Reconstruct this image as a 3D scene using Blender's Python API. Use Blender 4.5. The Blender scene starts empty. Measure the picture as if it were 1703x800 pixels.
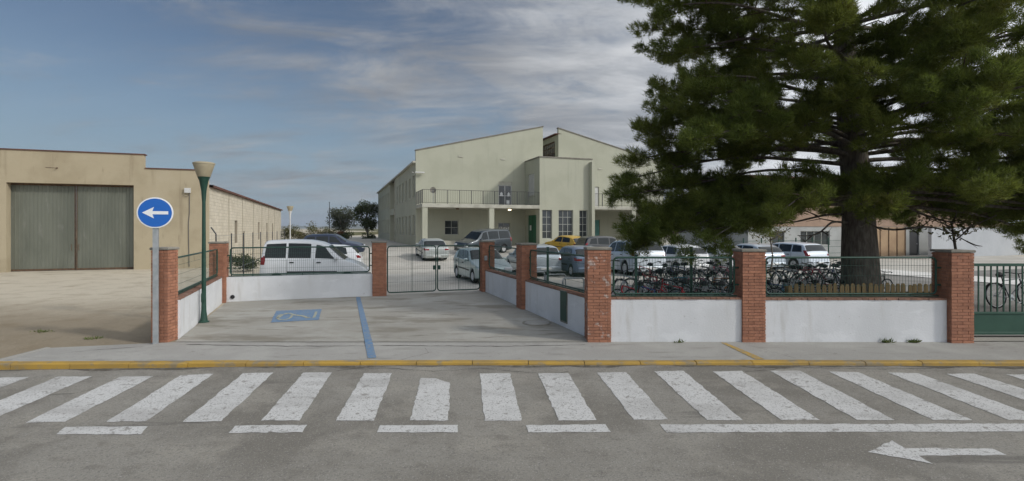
import bpy, bmesh, math, random
import numpy as np
from mathutils import Vector, Matrix

random.seed(7); np.random.seed(7)
SC = bpy.context.scene
COL = SC.collection
R = math.radians

# ------------------------------------------------------------------ camera
CAMZ = 2.30
cam_d = bpy.data.cameras.new('camera'); cam = bpy.data.objects.new('camera', cam_d); COL.objects.link(cam)
cam.location = (0, 0, CAMZ); cam.rotation_euler = (R(90), 0, 0)
cam_d.sensor_fit = 'HORIZONTAL'; cam_d.sensor_width = 36; cam_d.lens = 18.0
cam_d.shift_y = -20 / 1703; cam_d.clip_start = 0.05; cam_d.clip_end = 30000
SC.camera = cam
F = 851.5; HZ = 380.0                      # focal length and horizon of the photograph, in its pixels

# ------------------------------------------------------------------ sky, sun, exposure
SUN_AZ = math.atan2(1.25, -0.52)          # clockwise from +Y
SUN_EL = R(32)
SUN_DIR = (math.sin(SUN_AZ) * math.cos(SUN_EL), math.cos(SUN_AZ) * math.cos(SUN_EL), math.sin(SUN_EL))
world = bpy.data.worlds.new('World'); SC.world = world; world.use_nodes = True
wn = world.node_tree; wn.nodes.clear()
def wnode(t, **k):
    n = wn.nodes.new(t)
    for a, b in k.items(): setattr(n, a, b)
    return n
def wl(a, b): wn.links.new(a, b)
def wmath(op, a, b=None, c=None, clamp=False):
    n = wnode('ShaderNodeMath', operation=op, use_clamp=clamp)
    for i, q in enumerate((a, b, c)):
        if q is None: continue
        if isinstance(q, (int, float)): n.inputs[i].default_value = q
        else: wl(q, n.inputs[i])
    return n.outputs[0]
sky = wnode('ShaderNodeTexSky', sky_type='NISHITA'); sky.sun_disc = False
sky.sun_elevation = SUN_EL; sky.sun_rotation = SUN_AZ
sky.air_density = 1.0; sky.dust_density = 0.25; sky.ozone_density = 2.2
tc = wnode('ShaderNodeTexCoord'); sep = wnode('ShaderNodeSeparateXYZ'); wl(tc.outputs['Generated'], sep.inputs[0])
zz = wmath('ADD', wmath('MAXIMUM', sep.outputs[2], 0.0), 0.16)
cu = wmath('DIVIDE', sep.outputs[0], zz); cv = wmath('DIVIDE', sep.outputs[1], zz)
cmb = wnode('ShaderNodeCombineXYZ'); wl(cu, cmb.inputs[0]); wl(cv, cmb.inputs[1])
mp = wnode('ShaderNodeMapping'); wl(cmb.outputs[0], mp.inputs[0])
mp.inputs['Rotation'].default_value = (0, 0, R(24)); mp.inputs['Scale'].default_value = (0.55, 1.25, 1); mp.inputs['Location'].default_value = (3.1, 1.7, 0)
def wnoise(vec, scale, detail, rough, dist=0.0):
    n = wnode('ShaderNodeTexNoise'); n.inputs['Scale'].default_value = scale; n.inputs['Detail'].default_value = detail
    n.inputs['Roughness'].default_value = rough; n.inputs['Distortion'].default_value = dist; wl(vec, n.inputs['Vector'])
    return n.outputs[0]
n1 = wnoise(mp.outputs[0], 1.5, 9, 0.62, 0.5)
n2 = wnoise(mp.outputs[0], 0.55, 4, 0.5, 0.2)
# the cloud sheet thickens to the right, where the sun stands behind it
cover = wmath('MULTIPLY_ADD', sep.outputs[0], 0.60, 0.24)
dens = wmath('ADD', wmath('MULTIPLY_ADD', n1, 1.1, -0.42), wmath('MULTIPLY_ADD', n2, 0.8, -0.34))
mp2 = wnode('ShaderNodeMapping'); wl(cmb.outputs[0], mp2.inputs[0])
mp2.inputs['Rotation'].default_value = (0, 0, R(-18)); mp2.inputs['Scale'].default_value = (0.85, 1.45, 1); mp2.inputs['Location'].default_value = (7.3, 2.2, 0)
n4 = wnoise(mp2.outputs[0], 2.0, 10, 0.68, 0.9)
dens = wmath('ADD', dens, wmath('MULTIPLY_ADD', n4, 1.25, -0.58))
dens = wmath('ADD', dens, cover)
mr = wnode('ShaderNodeMapRange', interpolation_type='SMOOTHSTEP'); wl(dens, mr.inputs[0])
mr.inputs[1].default_value = 0.0; mr.inputs[2].default_value = 0.72; mr.inputs[3].default_value = 0.05; mr.inputs[4].default_value = 0.95
n3 = wnoise(mp.outputs[0], 2.4, 7, 0.6, 0.4)
n3r = wnode('ShaderNodeMapRange', interpolation_type='SMOOTHSTEP'); wl(n3, n3r.inputs[0]); n3r.inputs[1].default_value = 0.34; n3r.inputs[2].default_value = 0.68
ccol = wnode('ShaderNodeMixRGB'); wl(n3r.outputs[0], ccol.inputs[0])
ccol.inputs[1].default_value = (2.75, 2.9, 3.15, 1); ccol.inputs[2].default_value = (4.9, 5.0, 5.15, 1)
# thin cloud scatters forwards: it brightens smoothly towards the veiled sun
dt = wnode('ShaderNodeVectorMath', operation='DOT_PRODUCT'); wl(tc.outputs['Generated'], dt.inputs[0]); dt.inputs[1].default_value = SUN_DIR
fwd = wnode('ShaderNodeMapRange', interpolation_type='SMOOTHSTEP'); wl(dt.outputs['Value'], fwd.inputs[0])
fwd.inputs[1].default_value = -0.4; fwd.inputs[2].default_value = 1.0; fwd.inputs[3].default_value = 1.0; fwd.inputs[4].default_value = 4.2
vm = wnode('ShaderNodeVectorMath', operation='SCALE'); wl(ccol.outputs[0], vm.inputs[0]); wl(fwd.outputs[0], vm.inputs['Scale'])
# pale blue air low over the horizon
hzf = wnode('ShaderNodeMapRange', interpolation_type='SMOOTHSTEP'); wl(sep.outputs[2], hzf.inputs[0])
hzf.inputs[1].default_value = 0.0; hzf.inputs[2].default_value = 0.34; hzf.inputs[3].default_value = 0.85; hzf.inputs[4].default_value = 0.0
hmx = wnode('ShaderNodeMixRGB'); wl(hzf.outputs[0], hmx.inputs[0]); skd = wnode('ShaderNodeVectorMath', operation='SCALE'); wl(sky.outputs[0], skd.inputs[0]); skd.inputs['Scale'].default_value = 0.82; wl(skd.outputs[0], hmx.inputs[1]); hmx.inputs[2].default_value = (3.0, 4.2, 5.3, 1)
mix = wnode('ShaderNodeMixRGB'); wl(mr.outputs[0], mix.inputs[0]); wl(hmx.outputs[0], mix.inputs[1]); wl(vm.outputs[0], mix.inputs[2])
bg = wnode('ShaderNodeBackground'); bg.inputs[1].default_value = 0.07; wl(mix.outputs[0], bg.inputs[0])
wo = wnode('ShaderNodeOutputWorld'); wl(bg.outputs[0], wo.inputs[0])

sun_d = bpy.data.lights.new('sun', 'SUN'); sun = bpy.data.objects.new('sun', sun_d); COL.objects.link(sun)
sun_d.energy = 1.6; sun_d.angle = R(5.0); sun_d.color = (1.0, 0.955, 0.89)
sdir = Vector((math.sin(SUN_AZ) * math.cos(SUN_EL), math.cos(SUN_AZ) * math.cos(SUN_EL), math.sin(SUN_EL)))
sun.rotation_euler = sdir.to_track_quat('Z', 'Y').to_euler(); sun.location = (20, -20, 40)
vs = SC.view_settings
vs.view_transform = 'Standard'; vs.look = 'None'; vs.exposure = 0.20; vs.gamma = 1.0; vs.use_curve_mapping = False
try:
    SC.cycles.max_bounces = 6; SC.cycles.diffuse_bounces = 3; SC.cycles.glossy_bounces = 3; SC.cycles.transparent_max_bounces = 8
    SC.cycles.volume_bounces = 0
except Exception: pass

# ------------------------------------------------------------------ materials
MATS = {}
def mat(name, c1, c2=None, scale=3.0, detail=6, rough=0.8, bump=0.0, bscale=60.0, metallic=0.0, spec=0.4, coat=0.0,
        c3=None, scale3=40.0, amt3=0.5, island=0.0, lo=0.35, hi=0.65, lo3=0.55, hi3=0.7, stretch=None, trans=0.0, emit=None):
    if name in MATS: return MATS[name]
    m = bpy.data.materials.new(name); m.use_nodes = True; MATS[name] = m
    nt = m.node_tree; p = nt.nodes['Principled BSDF']
    L = nt.links.new
    p.inputs['Roughness'].default_value = rough; p.inputs['Metallic'].default_value = metallic
    p.inputs['Specular IOR Level'].default_value = spec; p.inputs['Coat Weight'].default_value = coat
    p.inputs['Coat Roughness'].default_value = 0.08
    t = nt.nodes.new('ShaderNodeTexCoord'); vec = t.outputs['Object']
    if stretch:
        mpn = nt.nodes.new('ShaderNodeMapping'); mpn.inputs['Scale'].default_value = stretch; L(vec, mpn.inputs[0]); vec = mpn.outputs[0]
    def noise(sc, de=6, ro=0.55):
        n = nt.nodes.new('ShaderNodeTexNoise'); n.inputs['Scale'].default_value = sc; n.inputs['Detail'].default_value = de
        n.inputs['Roughness'].default_value = ro; L(vec, n.inputs['Vector']); return n.outputs[0]
    def rng(v, a, b, o0=0.0, o1=1.0):
        n = nt.nodes.new('ShaderNodeMapRange'); n.interpolation_type = 'SMOOTHSTEP'; L(v, n.inputs[0])
        n.inputs[1].default_value = a; n.inputs[2].default_value = b; n.inputs[3].default_value = o0; n.inputs[4].default_value = o1
        return n.outputs[0]
    def mixc(f, a, b):
        n = nt.nodes.new('ShaderNodeMixRGB'); L(f, n.inputs[0])
        for i, q in ((1, a), (2, b)):
            if isinstance(q, tuple): n.inputs[i].default_value = (*q, 1)
            else: L(q, n.inputs[i])
        return n.outputs[0]
    col = None
    if c2 is not None: col = mixc(rng(noise(scale, detail), lo, hi), c1, c2)
    if c3 is not None: col = mixc(rng(noise(scale3, 5, 0.6), lo3, hi3, 0, amt3), col if col is not None else c1, c3)
    if island > 0:
        g = nt.nodes.new('ShaderNodeNewGeometry')
        n = nt.nodes.new('ShaderNodeMapRange'); L(g.outputs['Random Per Island'], n.inputs[0])
        n.inputs[3].default_value = 1 - island; n.inputs[4].default_value = 1 + island
        h = nt.nodes.new('ShaderNodeHueSaturation'); L(n.outputs[0], h.inputs['Value'])
        if col is None: h.inputs['Color'].default_value = (*c1, 1)
        else: L(col, h.inputs['Color'])
        col = h.outputs[0]
    if col is None: p.inputs['Base Color'].default_value = (*c1, 1)
    else: L(col, p.inputs['Base Color'])
    if bump > 0:
        b = nt.nodes.new('ShaderNodeBump'); b.inputs['Strength'].default_value = bump; b.inputs['Distance'].default_value = 0.02
        L(noise(bscale, 5, 0.65), b.inputs['Height']); L(b.outputs[0], p.inputs['Normal'])
    if trans > 0:
        tr = nt.nodes.new('ShaderNodeBsdfTranslucent')
        if col is None: tr.inputs[0].default_value = (*c1, 1)
        else: L(col, tr.inputs[0])
        ms = nt.nodes.new('ShaderNodeMixShader'); ms.inputs[0].default_value = trans
        out = nt.nodes['Material Output']; L(p.outputs[0], ms.inputs[1]); L(tr.outputs[0], ms.inputs[2]); L(ms.outputs[0], out.inputs[0])
    if emit:
        p.inputs['Emission Color'].default_value = (*emit[0], 1); p.inputs['Emission Strength'].default_value = emit[1]
    return m

def layered(name, base, layers, rough=.9, bump=.5, bscale=90, spec=.2):
    """base colour overlaid by noise layers (colour, scale, low, high, amount, stretch)"""
    m = bpy.data.materials.new(name); m.use_nodes = True; nt = m.node_tree; L = nt.links.new
    p = nt.nodes['Principled BSDF']; p.inputs['Roughness'].default_value = rough; p.inputs['Specular IOR Level'].default_value = spec
    t = nt.nodes.new('ShaderNodeTexCoord'); col = None
    def noise(sc, st=None, ro=.6):
        v = t.outputs['Object']
        if st:
            q = nt.nodes.new('ShaderNodeMapping'); q.inputs['Scale'].default_value = st; L(v, q.inputs[0]); v = q.outputs[0]
        n = nt.nodes.new('ShaderNodeTexNoise'); n.inputs['Scale'].default_value = sc; n.inputs['Detail'].default_value = 6; n.inputs['Roughness'].default_value = ro; L(v, n.inputs['Vector']); return n.outputs[0]
    for c_, sc, lo, hi, am, st in layers:
        r = nt.nodes.new('ShaderNodeMapRange'); r.interpolation_type = 'SMOOTHSTEP'; L(noise(sc, st), r.inputs[0]); r.inputs[1].default_value = lo; r.inputs[2].default_value = hi; r.inputs[4].default_value = am
        x = nt.nodes.new('ShaderNodeMixRGB'); L(r.outputs[0], x.inputs[0]); x.inputs[2].default_value = (*c_, 1)
        if col is None: x.inputs[1].default_value = (*base, 1)
        else: L(col, x.inputs[1])
        col = x.outputs[0]
    L(col, p.inputs['Base Color'])
    b = nt.nodes.new('ShaderNodeBump'); b.inputs['Strength'].default_value = bump; b.inputs['Distance'].default_value = .015; L(noise(bscale), b.inputs['Height']); L(b.outputs[0], p.inputs['Normal'])
    return m
M_ASPH = layered('asphalt', (.295, .278, .242), [((.195, .18, .152), .38, .42, .60, .85, None), ((.345, .322, .275), 1.1, .48, .66, .7, None), ((.185, .17, .145), 3.5, .52, .70, .55, (1, 1.6, 1)),
    ((.16, .152, .14), 38, .50, .64, .62, None), ((.43, .415, .385), 55, .56, .66, .7, None), ((.10, .095, .085), .9, .62, .70, .5, (.25, 2.2, 1))], .9, .7, 120, .22)
M_PAINT = layered('worn road paint', (.60, .595, .575), [((.44, .43, .41), .8, .48, .66, .75, (.6, 2.0, 1)), ((.50, .495, .475), 2.6, .48, .70, .6, None), ((.26, .245, .22), 9, .575, .66, .8, None), ((.22, .21, .19), 42, .555, .62, .85, None), ((.24, .23, .21), 3.0, .66, .72, .6, (.6, 2.2, 1))], .75, .5, 120, .25)
M_CONC = layered('driveway concrete', (.35, .335, .295), [((.42, .41, .37), .6, .45, .65, .8, None), ((.225, .205, .165), .8, .50, .66, .85, (.6, 1.3, 1)), ((.29, .272, .236), 3.0, .5, .7, .5, (.7, 1.6, 1)),
    ((.175, .158, .128), 1.6, .57, .70, .7, (.5, 2.4, 1)), ((.24, .23, .21), 45, .52, .66, .45, None)], .92, .45, 70, .15)
M_WALK = layered('pavement concrete', (.37, .358, .33), [((.43, .42, .385), 1.1, .45, .65, .7, None), ((.235, .225, .20), 1.8, .54, .72, .6, (.5, 1.8, 1)), ((.25, .24, .22), 50, .5, .66, .45, None), ((.20, .19, .17), 6, .62, .72, .5, None)], .92, .45, 80, .15)
M_LOT = mat('car park surface', (.44, .415, .365), (.53, .505, .45), .35, 8, .95, .4, 40, spec=.15, c3=(.28, .265, .235), scale3=1.3, amt3=.6)
M_YARD = mat('yard asphalt', (.20, .19, .175), (.27, .26, .24), .5, 7, .95, .4, 60, spec=.15)
M_PATH = mat('pale concrete path', (.62, .60, .56), (.72, .70, .66), 1.3, 6, .9, .2, 40, spec=.2)
M_KERB = mat('yellow kerb paint', (.46, .29, .06), (.36, .24, .075), 1.8, 7, .75, .4, 50, spec=.3, c3=(.25, .215, .15), scale3=4, amt3=.85, lo3=.50, hi3=.66)
M_YLINE = mat('yellow line paint', (.50, .31, .05), (.38, .27, .10), 6, 7, .8, .2, 80, c3=(.28, .26, .22), scale3=20, amt3=.9, lo3=.5, hi3=.6)
M_BLUEP = mat('blue road paint', (.115, .215, .36), (.15, .25, .37), 5, 7, .85, .2, 80, c3=(.27, .265, .25), scale3=16, amt3=.85, lo3=.46, hi3=.66)
M_SYMP = mat('faded symbol paint', (.45, .42, .24), (.38, .38, .32), 8, 5, .8, c3=(.12, .22, .35), scale3=24, amt3=.8, lo3=.5, hi3=.6)
M_CRACK = mat('dark joint', (.05, .047, .042), rough=1, spec=.05)
M_WHITE = layered('white render', (.68, .69, .70), [((.60, .61, .615), .7, .46, .66, .8, None), ((.50, .49, .46), 1.6, .56, .74, .55, (2.2, 2.2, .35)), ((.42, .41, .38), 5, .62, .74, .5, (1.6, 1.6, .6)), ((.74, .75, .76), 2.1, .58, .62, .5, (.5, 1, 1.4)), ((.36, .35, .32), 14, .66, .72, .6, None)], .88, .3, 26, .2)
M_BRICK = mat('red brick', (.39, .185, .115), (.33, .155, .10), 6, 5, .85, .3, 60, spec=.2, c3=(.23, .13, .095), scale3=9, amt3=.5, island=.16)
M_BRICKS = mat('scuffed red brick', (.39, .185, .115), (.33, .155, .10), 6, 5, .85, .3, 60, spec=.2, c3=(.60, .53, .48), scale3=6, amt3=.7, lo3=.57, hi3=.68, island=.16)
M_MORT = mat('mortar', (.30, .19, .14), (.25, .155, .115), 12, 5, .95, .3, 80, spec=.1)
M_COPE = mat('weathered coping brick', (.27, .15, .105), (.21, .125, .095), 5, 5, .9, .3, 60, spec=.15, c3=(.30, .25, .21), scale3=7, amt3=.6, island=.15)
M_CAP = mat('pillar cap concrete', (.30, .28, .24), (.22, .21, .18), 5, 6, .95, .4, 50, spec=.1)
M_GREEN = mat('dark green paint', (.012, .052, .036), (.02, .065, .045), 8, 4, .45, spec=.45)
M_GREENL = mat('green gate paint', (.020, .070, .047), (.026, .082, .055), 3, 5, .5, spec=.45)
M_GALV = mat('galvanised steel', (.33, .36, .37), (.42, .44, .45), 9, 5, .45, metallic=.55, spec=.5)
M_SIGNB = mat('sign blue', (.006, .115, .46), rough=.35, spec=.5)
M_SIGNW = mat('sign white', (.75, .77, .78), rough=.4, spec=.5)
M_CREAM = mat('lamp diffuser', (.44, .385, .265), (.38, .33, .225), 6, 4, .5, spec=.4)
M_SCHOOL = layered('school render', (.44, .443, .353), [((.395, .398, .313), .35, .44, .64, .8, None), ((.33, .335, .265), .8, .54, .74, .55, (2.4, 2.4, .16)), ((.47, .475, .385), .22, .5, .66, .5, None), ((.31, .31, .24), 2.2, .60, .74, .4, (2.2, 2.2, .25)), ((.36, .365, .29), 9, .56, .70, .3, None)], .92, .2, 20, .15)
M_TRIM = mat('school roof trim', (.24, .225, .19), (.18, .17, .145), 4, 5, .85, spec=.2)
M_SLAB = mat('school slab edge', (.50, .49, .42), (.38, .37, .31), 1.5, 7, .9, .1, 30, spec=.15)
M_ROOF = mat('roof sheet', (.30, .24, .19), (.24, .19, .15), 2, 5, .8, spec=.2)
M_PANE = mat('window glass', (.030, .036, .038), (.05, .058, .06), .9, 3, .07, spec=.6)
M_WFRAME = mat('window frame', (.44, .45, .41), (.38, .39, .35), 5, 4, .6, spec=.3)
M_SHUT = mat('white shutter', (.62, .62, .60), (.55, .55, .53), 2, 4, .6, spec=.3)
M_GDOOR = mat('green door', (.018, .115, .055), (.022, .13, .065), 3, 4, .45, spec=.4)
M_BROWN = mat('brown lattice', (.17, .11, .065), (.12, .08, .05), 4, 4, .7, spec=.2)
M_WARE = layered('warehouse render', (.44, .378, .265), [((.375, .318, .218), .5, .44, .64, .85, None), ((.29, .24, .165), .9, .55, .72, .7, (2.2, 2.2, .22)), ((.48, .42, .31), .35, .52, .66, .6, None), ((.26, .215, .15), 2.4, .60, .72, .6, (1.6, 1.6, .4)), ((.34, .285, .20), 12, .56, .70, .4, None)], .93, .4, 22, .12)
M_BLOCK = mat('pale block', (.60, .55, .45), (.54, .49, .39), 1.1, 6, .92, .3, 40, spec=.12, island=.06)
M_BLOCKJ = mat('block joint', (.34, .30, .235), rough=.95, spec=.1)
M_WTRIM = mat('dark red tile edge', (.16, .075, .055), (.11, .06, .05), 3, 5, .8, spec=.2)
M_WDOOR = mat('galvanised door sheet', (.145, .155, .125), (.185, .195, .158), .6, 8, .5, metallic=.25, spec=.4, c3=(.30, .30, .27), scale3=2.6, amt3=.35, lo3=.58, hi3=.75, stretch=(1.6, 1, .5))
M_RUST = mat('rusty steel', (.10, .065, .045), (.16, .10, .06), 9, 6, .8, metallic=.2)
M_DARK = mat('dark grey steel', (.045, .047, .05), rough=.5, spec=.4)
M_BARK = mat('pine bark', (.20, .178, .15), (.11, .095, .08), 5, 8, .95, .9, 22, spec=.1, stretch=(3, 3, .7))
M_NEEDLE = mat('pine needles', (.125, .165, .032), (.175, .205, .040), .55, 4, .6, spec=.3, island=.35, trans=.50, c3=(.21, .195, .045), scale3=1.4, amt3=.6)
M_TWIG = mat('dry twigs', (.13, .10, .075), (.09, .07, .055), 6, 4, .95, spec=.05)
M_LEAFG = mat('grey green leaves', (.115, .125, .085), (.075, .09, .05), .8, 4, .7, spec=.2, island=.3, trans=.25)
M_LEAFD = mat('dark leaves', (.045, .062, .026), (.07, .085, .035), .9, 4, .7, spec=.2, island=.3, trans=.2)
M_LEAFO = mat('olive leaves', (.12, .125, .045), (.17, .14, .06), .6, 4, .75, spec=.15, island=.3, trans=.25)
M_LEAFR = mat('reddish leaves', (.20, .085, .05), (.15, .09, .04), .8, 4, .75, spec=.15, island=.3, trans=.25)
M_WEED = mat('weed', (.09, .13, .035), (.13, .15, .05), 4, 3, .8, spec=.1, island=.2)
M_PICK = mat('yellowed timber', (.24, .175, .085), (.175, .13, .068), 5, 6, .85, .3, 40, spec=.15, stretch=(1, 1, .25))
M_RUBBER = mat('tyre rubber', (.022, .022, .023), (.035, .034, .033), 9, 4, .85, spec=.2)
M_RIM = mat('wheel rim', (.62, .63, .64), rough=.35, metallic=.2)
M_CGLASS = mat('car glass', (.010, .015, .016), rough=.06, spec=.45)
M_BLACKP = mat('black plastic', (.025, .025, .027), rough=.55, spec=.35)
M_REDL = mat('red lamp', (.22, .010, .014), rough=.15, spec=.6)
M_CLEARL = mat('clear lamp', (.62, .64, .66), rough=.12, spec=.7)
M_PLATE = mat('number plate', (.70, .71, .70), rough=.5)
M_PINKW = mat('pink brown brick wall', (.36, .255, .19), (.31, .22, .165), 1.2, 7, .9, .3, 30, spec=.15)
M_GREYW = mat('grey render wall', (.40, .41, .40), (.34, .35, .34), .7, 6, .9, .2, 30, spec=.15)
M_TANW = mat('tan wall', (.42, .30, .19), (.36, .25, .16), .9, 6, .9, .2, 30, spec=.15)
M_WHW = mat('white wall', (.46, .48, .50), (.42, .44, .46), .7, 5, .85, spec=.2)
M_MTN = mat('hill scrub', (.10, .115, .07), (.16, .15, .10), .004, 6, 1, spec=0)
M_FIELD = mat('field', (.10, .115, .05), (.17, .145, .08), .06, 6, 1, spec=.05)
M_CONDUIT = mat('grey conduit', (.12, .115, .105), rough=.7)
M_BULB = mat('lit porch lamp', (.9, .85, .7), emit=((1.0, .82, .5), 4.0))
M_TEAL = mat('teal panel', (.10, .27, .25), (.12, .30, .28), 3, 4, .5)
M_PAPER = mat('white paper', (.75, .76, .75), rough=.8)

def ground_material():
    m = bpy.data.materials.new('dirt ground'); m.use_nodes = True; nt = m.node_tree; L = nt.links.new
    p = nt.nodes['Principled BSDF']; p.inputs['Roughness'].default_value = .97; p.inputs['Specular IOR Level'].default_value = .08
    t = nt.nodes.new('ShaderNodeTexCoord')
    def noise(sc, de=7, ro=.6):
        n = nt.nodes.new('ShaderNodeTexNoise'); n.inputs['Scale'].default_value = sc; n.inputs['Detail'].default_value = de
        n.inputs['Roughness'].default_value = ro; L(t.outputs['Object'], n.inputs['Vector']); return n.outputs[0]
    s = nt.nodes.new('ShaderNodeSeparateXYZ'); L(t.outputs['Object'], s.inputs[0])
    # tone varies with distance: paler in front of the shed, browner towards the pavement
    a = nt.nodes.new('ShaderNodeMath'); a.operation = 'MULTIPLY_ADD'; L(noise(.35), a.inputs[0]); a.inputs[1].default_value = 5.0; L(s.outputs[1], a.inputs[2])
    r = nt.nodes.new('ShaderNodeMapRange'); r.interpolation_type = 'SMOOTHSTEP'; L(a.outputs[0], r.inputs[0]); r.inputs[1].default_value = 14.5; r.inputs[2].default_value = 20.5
    def mixc(f, a, b):
        n = nt.nodes.new('ShaderNodeMixRGB'); L(f, n.inputs[0])
        for i, q in ((1, a), (2, b)):
            if isinstance(q, tuple): n.inputs[i].default_value = (*q, 1)
            else: L(q, n.inputs[i])
        return n.outputs[0]
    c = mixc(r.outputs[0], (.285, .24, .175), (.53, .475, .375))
    r2 = nt.nodes.new('ShaderNodeMapRange'); L(noise(1.1), r2.inputs[0]); r2.inputs[1].default_value = .5; r2.inputs[2].default_value = .75; r2.inputs[4].default_value = .55
    c = mixc(r2.outputs[0], c, (.21, .165, .105))
    r3 = nt.nodes.new('ShaderNodeMapRange'); L(noise(26), r3.inputs[0]); r3.inputs[1].default_value = .58; r3.inputs[2].default_value = .7; r3.inputs[4].default_value = .4
    c = mixc(r3.outputs[0], c, (.36, .32, .25))
    L(c, p.inputs['Base Color'])
    b = nt.nodes.new('ShaderNodeBump'); b.inputs['Strength'].default_value = .7; b.inputs['Distance'].default_value = .05
    L(noise(7), b.inputs['Height']); L(b.outputs[0], p.inputs['Normal'])
    return m
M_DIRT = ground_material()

# ------------------------------------------------------------------ mesh helpers
def tag(o, label=None, cat=None, group=None, kind=None):
    if label: o['label'] = label
    if cat: o['category'] = cat
    if group: o['group'] = group
    if kind: o['kind'] = kind
    return o
def link(o, parent=None):
    COL.objects.link(o)
    if parent is not None: o.parent = parent
    return o
def thing(name, label, cat, loc=(0, 0, 0), rz=0.0, group=None):
    o = bpy.data.objects.new(name, None); o.empty_display_size = .2; link(o)
    o.location = loc; o.rotation_euler = (0, 0, rz)
    return tag(o, label, cat, group)

class MB:
    """collects faces, becomes one mesh"""
    def __init__(s, T=None): s.v = []; s.f = []; s.m = []; s.T = T
    def add(s, vs, fs, mi=0):
        b = len(s.v)
        s.v += [s.T(*p) for p in vs] if s.T else [tuple(p) for p in vs]
        for f in fs: s.f.append([b + i for i in f]); s.m.append(mi)
        return s
    def box(s, x0, x1, y0, y1, z0, z1, mi=0):
        return s.add([(x0, y0, z0), (x1, y0, z0), (x1, y1, z0), (x0, y1, z0), (x0, y0, z1), (x1, y0, z1), (x1, y1, z1), (x0, y1, z1)],
              [(0, 3, 2, 1), (4, 5, 6, 7), (0, 1, 5, 4), (1, 2, 6, 5), (2, 3, 7, 6), (3, 0, 4, 7)], mi)
    def bbox(s, x0, x1, y0, y1, z0, z1, b=.01, mi=0):          # bevelled box
        vs = []; 
        for z, i in ((z0, b), (z0 + b, 0), (z1 - b, 0), (z1, b)):
            vs += [(x0 + i, y0 + i, z), (x1 - i, y0 + i, z), (x1 - i, y1 - i, z), (x0 + i, y1 - i, z)]
        fs = [(3, 2, 1, 0), (12, 13, 14, 15)]
        for k in range(3):
            for j in range(4): fs.append((4 * k + j, 4 * k + (j + 1) % 4, 4 * k + 4 + (j + 1) % 4, 4 * k + 4 + j))
        return s.add(vs, fs, mi)
    def quad(s, a, b, c, d, mi=0): return s.add([a, b, c, d], [(0, 1, 2, 3)], mi)
    def prism(s, pts, h0, h1, axis='z', mi=0):                 # outline extruded along an axis
        n = len(pts)
        def P(p, h):
            return (p[0], p[1], h) if axis == 'z' else ((p[0], h, p[1]) if axis == 'y' else (h, p[0], p[1]))
        vs = [P(p, h0) for p in pts] + [P(p, h1) for p in pts]
        fs = [tuple(range(n))[::-1], tuple(range(n, 2 * n))] + [(i, (i + 1) % n, n + (i + 1) % n, n + i) for i in range(n)]
        return s.add(vs, fs, mi)
    def tube(s, path, rad, n=8, closed=False, cap=True, mi=0):
        P = [Vector(p) for p in path]; k = len(P)
        rs = rad if isinstance(rad, (list, tuple)) else [rad] * k
        vs = []; up = None
        for i in range(k):
            if closed: d = P[(i + 1) % k] - P[i - 1]
            else: d = P[min(i + 1, k - 1)] - P[max(i - 1, 0)]
            d.normalize()
            if up is None:
                up = Vector((0, 0, 1)) if abs(d.z) < .9 else Vector((1, 0, 0))
            a = d.cross(up)
            if a.length < 1e-4: a = d.cross(Vector((0, 1, 0)))
            a.normalize(); b = a.cross(d).normalized(); up = b
            for j in range(n):
                t = 2 * math.pi * j / n
                vs.append(tuple(P[i] + a * (math.cos(t) * rs[i]) + b * (math.sin(t) * rs[i])))
        fs = []
        for i in range(k if closed else k - 1):
            i2 = (i + 1) % k
            for j in range(n): fs.append((i * n + j, i * n + (j + 1) % n, i2 * n + (j + 1) % n, i2 * n + j))
        if cap and not closed: fs += [tuple(range(n))[::-1], tuple(range((k - 1) * n, k * n))]
        return s.add(vs, fs, mi)
    def lathe(s, prof, n=24, c=(0, 0), axis='z', mi=0, cap=True):
        vs = []
        for r, h in prof:
            for j in range(n):
                t = 2 * math.pi * j / n; a, b = r * math.cos(t), r * math.sin(t)
                vs.append((c[0] + a, c[1] + b, h) if axis == 'z' else (c[0] + a, h, c[1] + b))
        k = len(prof); fs = []
        for i in range(k - 1):
            for j in range(n): fs.append((i * n + j, i * n + (j + 1) % n, (i + 1) * n + (j + 1) % n, (i + 1) * n + j))
        if cap: fs += [tuple(range(n))[::-1], tuple(range((k - 1) * n, k * n))]
        return s.add(vs, fs, mi)
    def mesh(s, name, mats, smooth=None):
        me = bpy.data.meshes.new(name); me.from_pydata(s.v, [], s.f)
        mats = mats if isinstance(mats, (list, tuple)) else [mats]
        for m in mats: me.materials.append(m)
        if len(mats) > 1: me.polygons.foreach_set('material_index', s.m)
        bm = bmesh.new(); bm.from_mesh(me); bmesh.ops.recalc_face_normals(bm, faces=bm.faces); bm.to_mesh(me); bm.free()
        if smooth is not None:
            me.shade_smooth(); me.set_sharp_from_angle(angle=R(smooth))
        me.update(); return me
    def build(s, name, mats, parent=None, smooth=None, kind=None):
        o = bpy.data.objects.new(name, s.mesh(name, mats, smooth)); link(o, parent)
        if kind: o['kind'] = kind
        return o

def fast_mesh(name, V, nper, m, parent=None):
    """V: (faces*nper, 3) separate faces"""
    n = len(V); me = bpy.data.meshes.new(name); k = n // nper
    me.vertices.add(n); me.vertices.foreach_set('co', V.astype(np.float32).ravel())
    me.loops.add(n); me.loops.foreach_set('vertex_index', np.arange(n, dtype=np.int32))
    me.polygons.add(k); me.polygons.foreach_set('loop_start', np.arange(0, n, nper, dtype=np.int32))
    me.polygons.foreach_set('loop_total', np.full(k, nper, dtype=np.int32))
    me.update(calc_edges=True); me.materials.append(m)
    return link(bpy.data.objects.new(name, me), parent)

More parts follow.
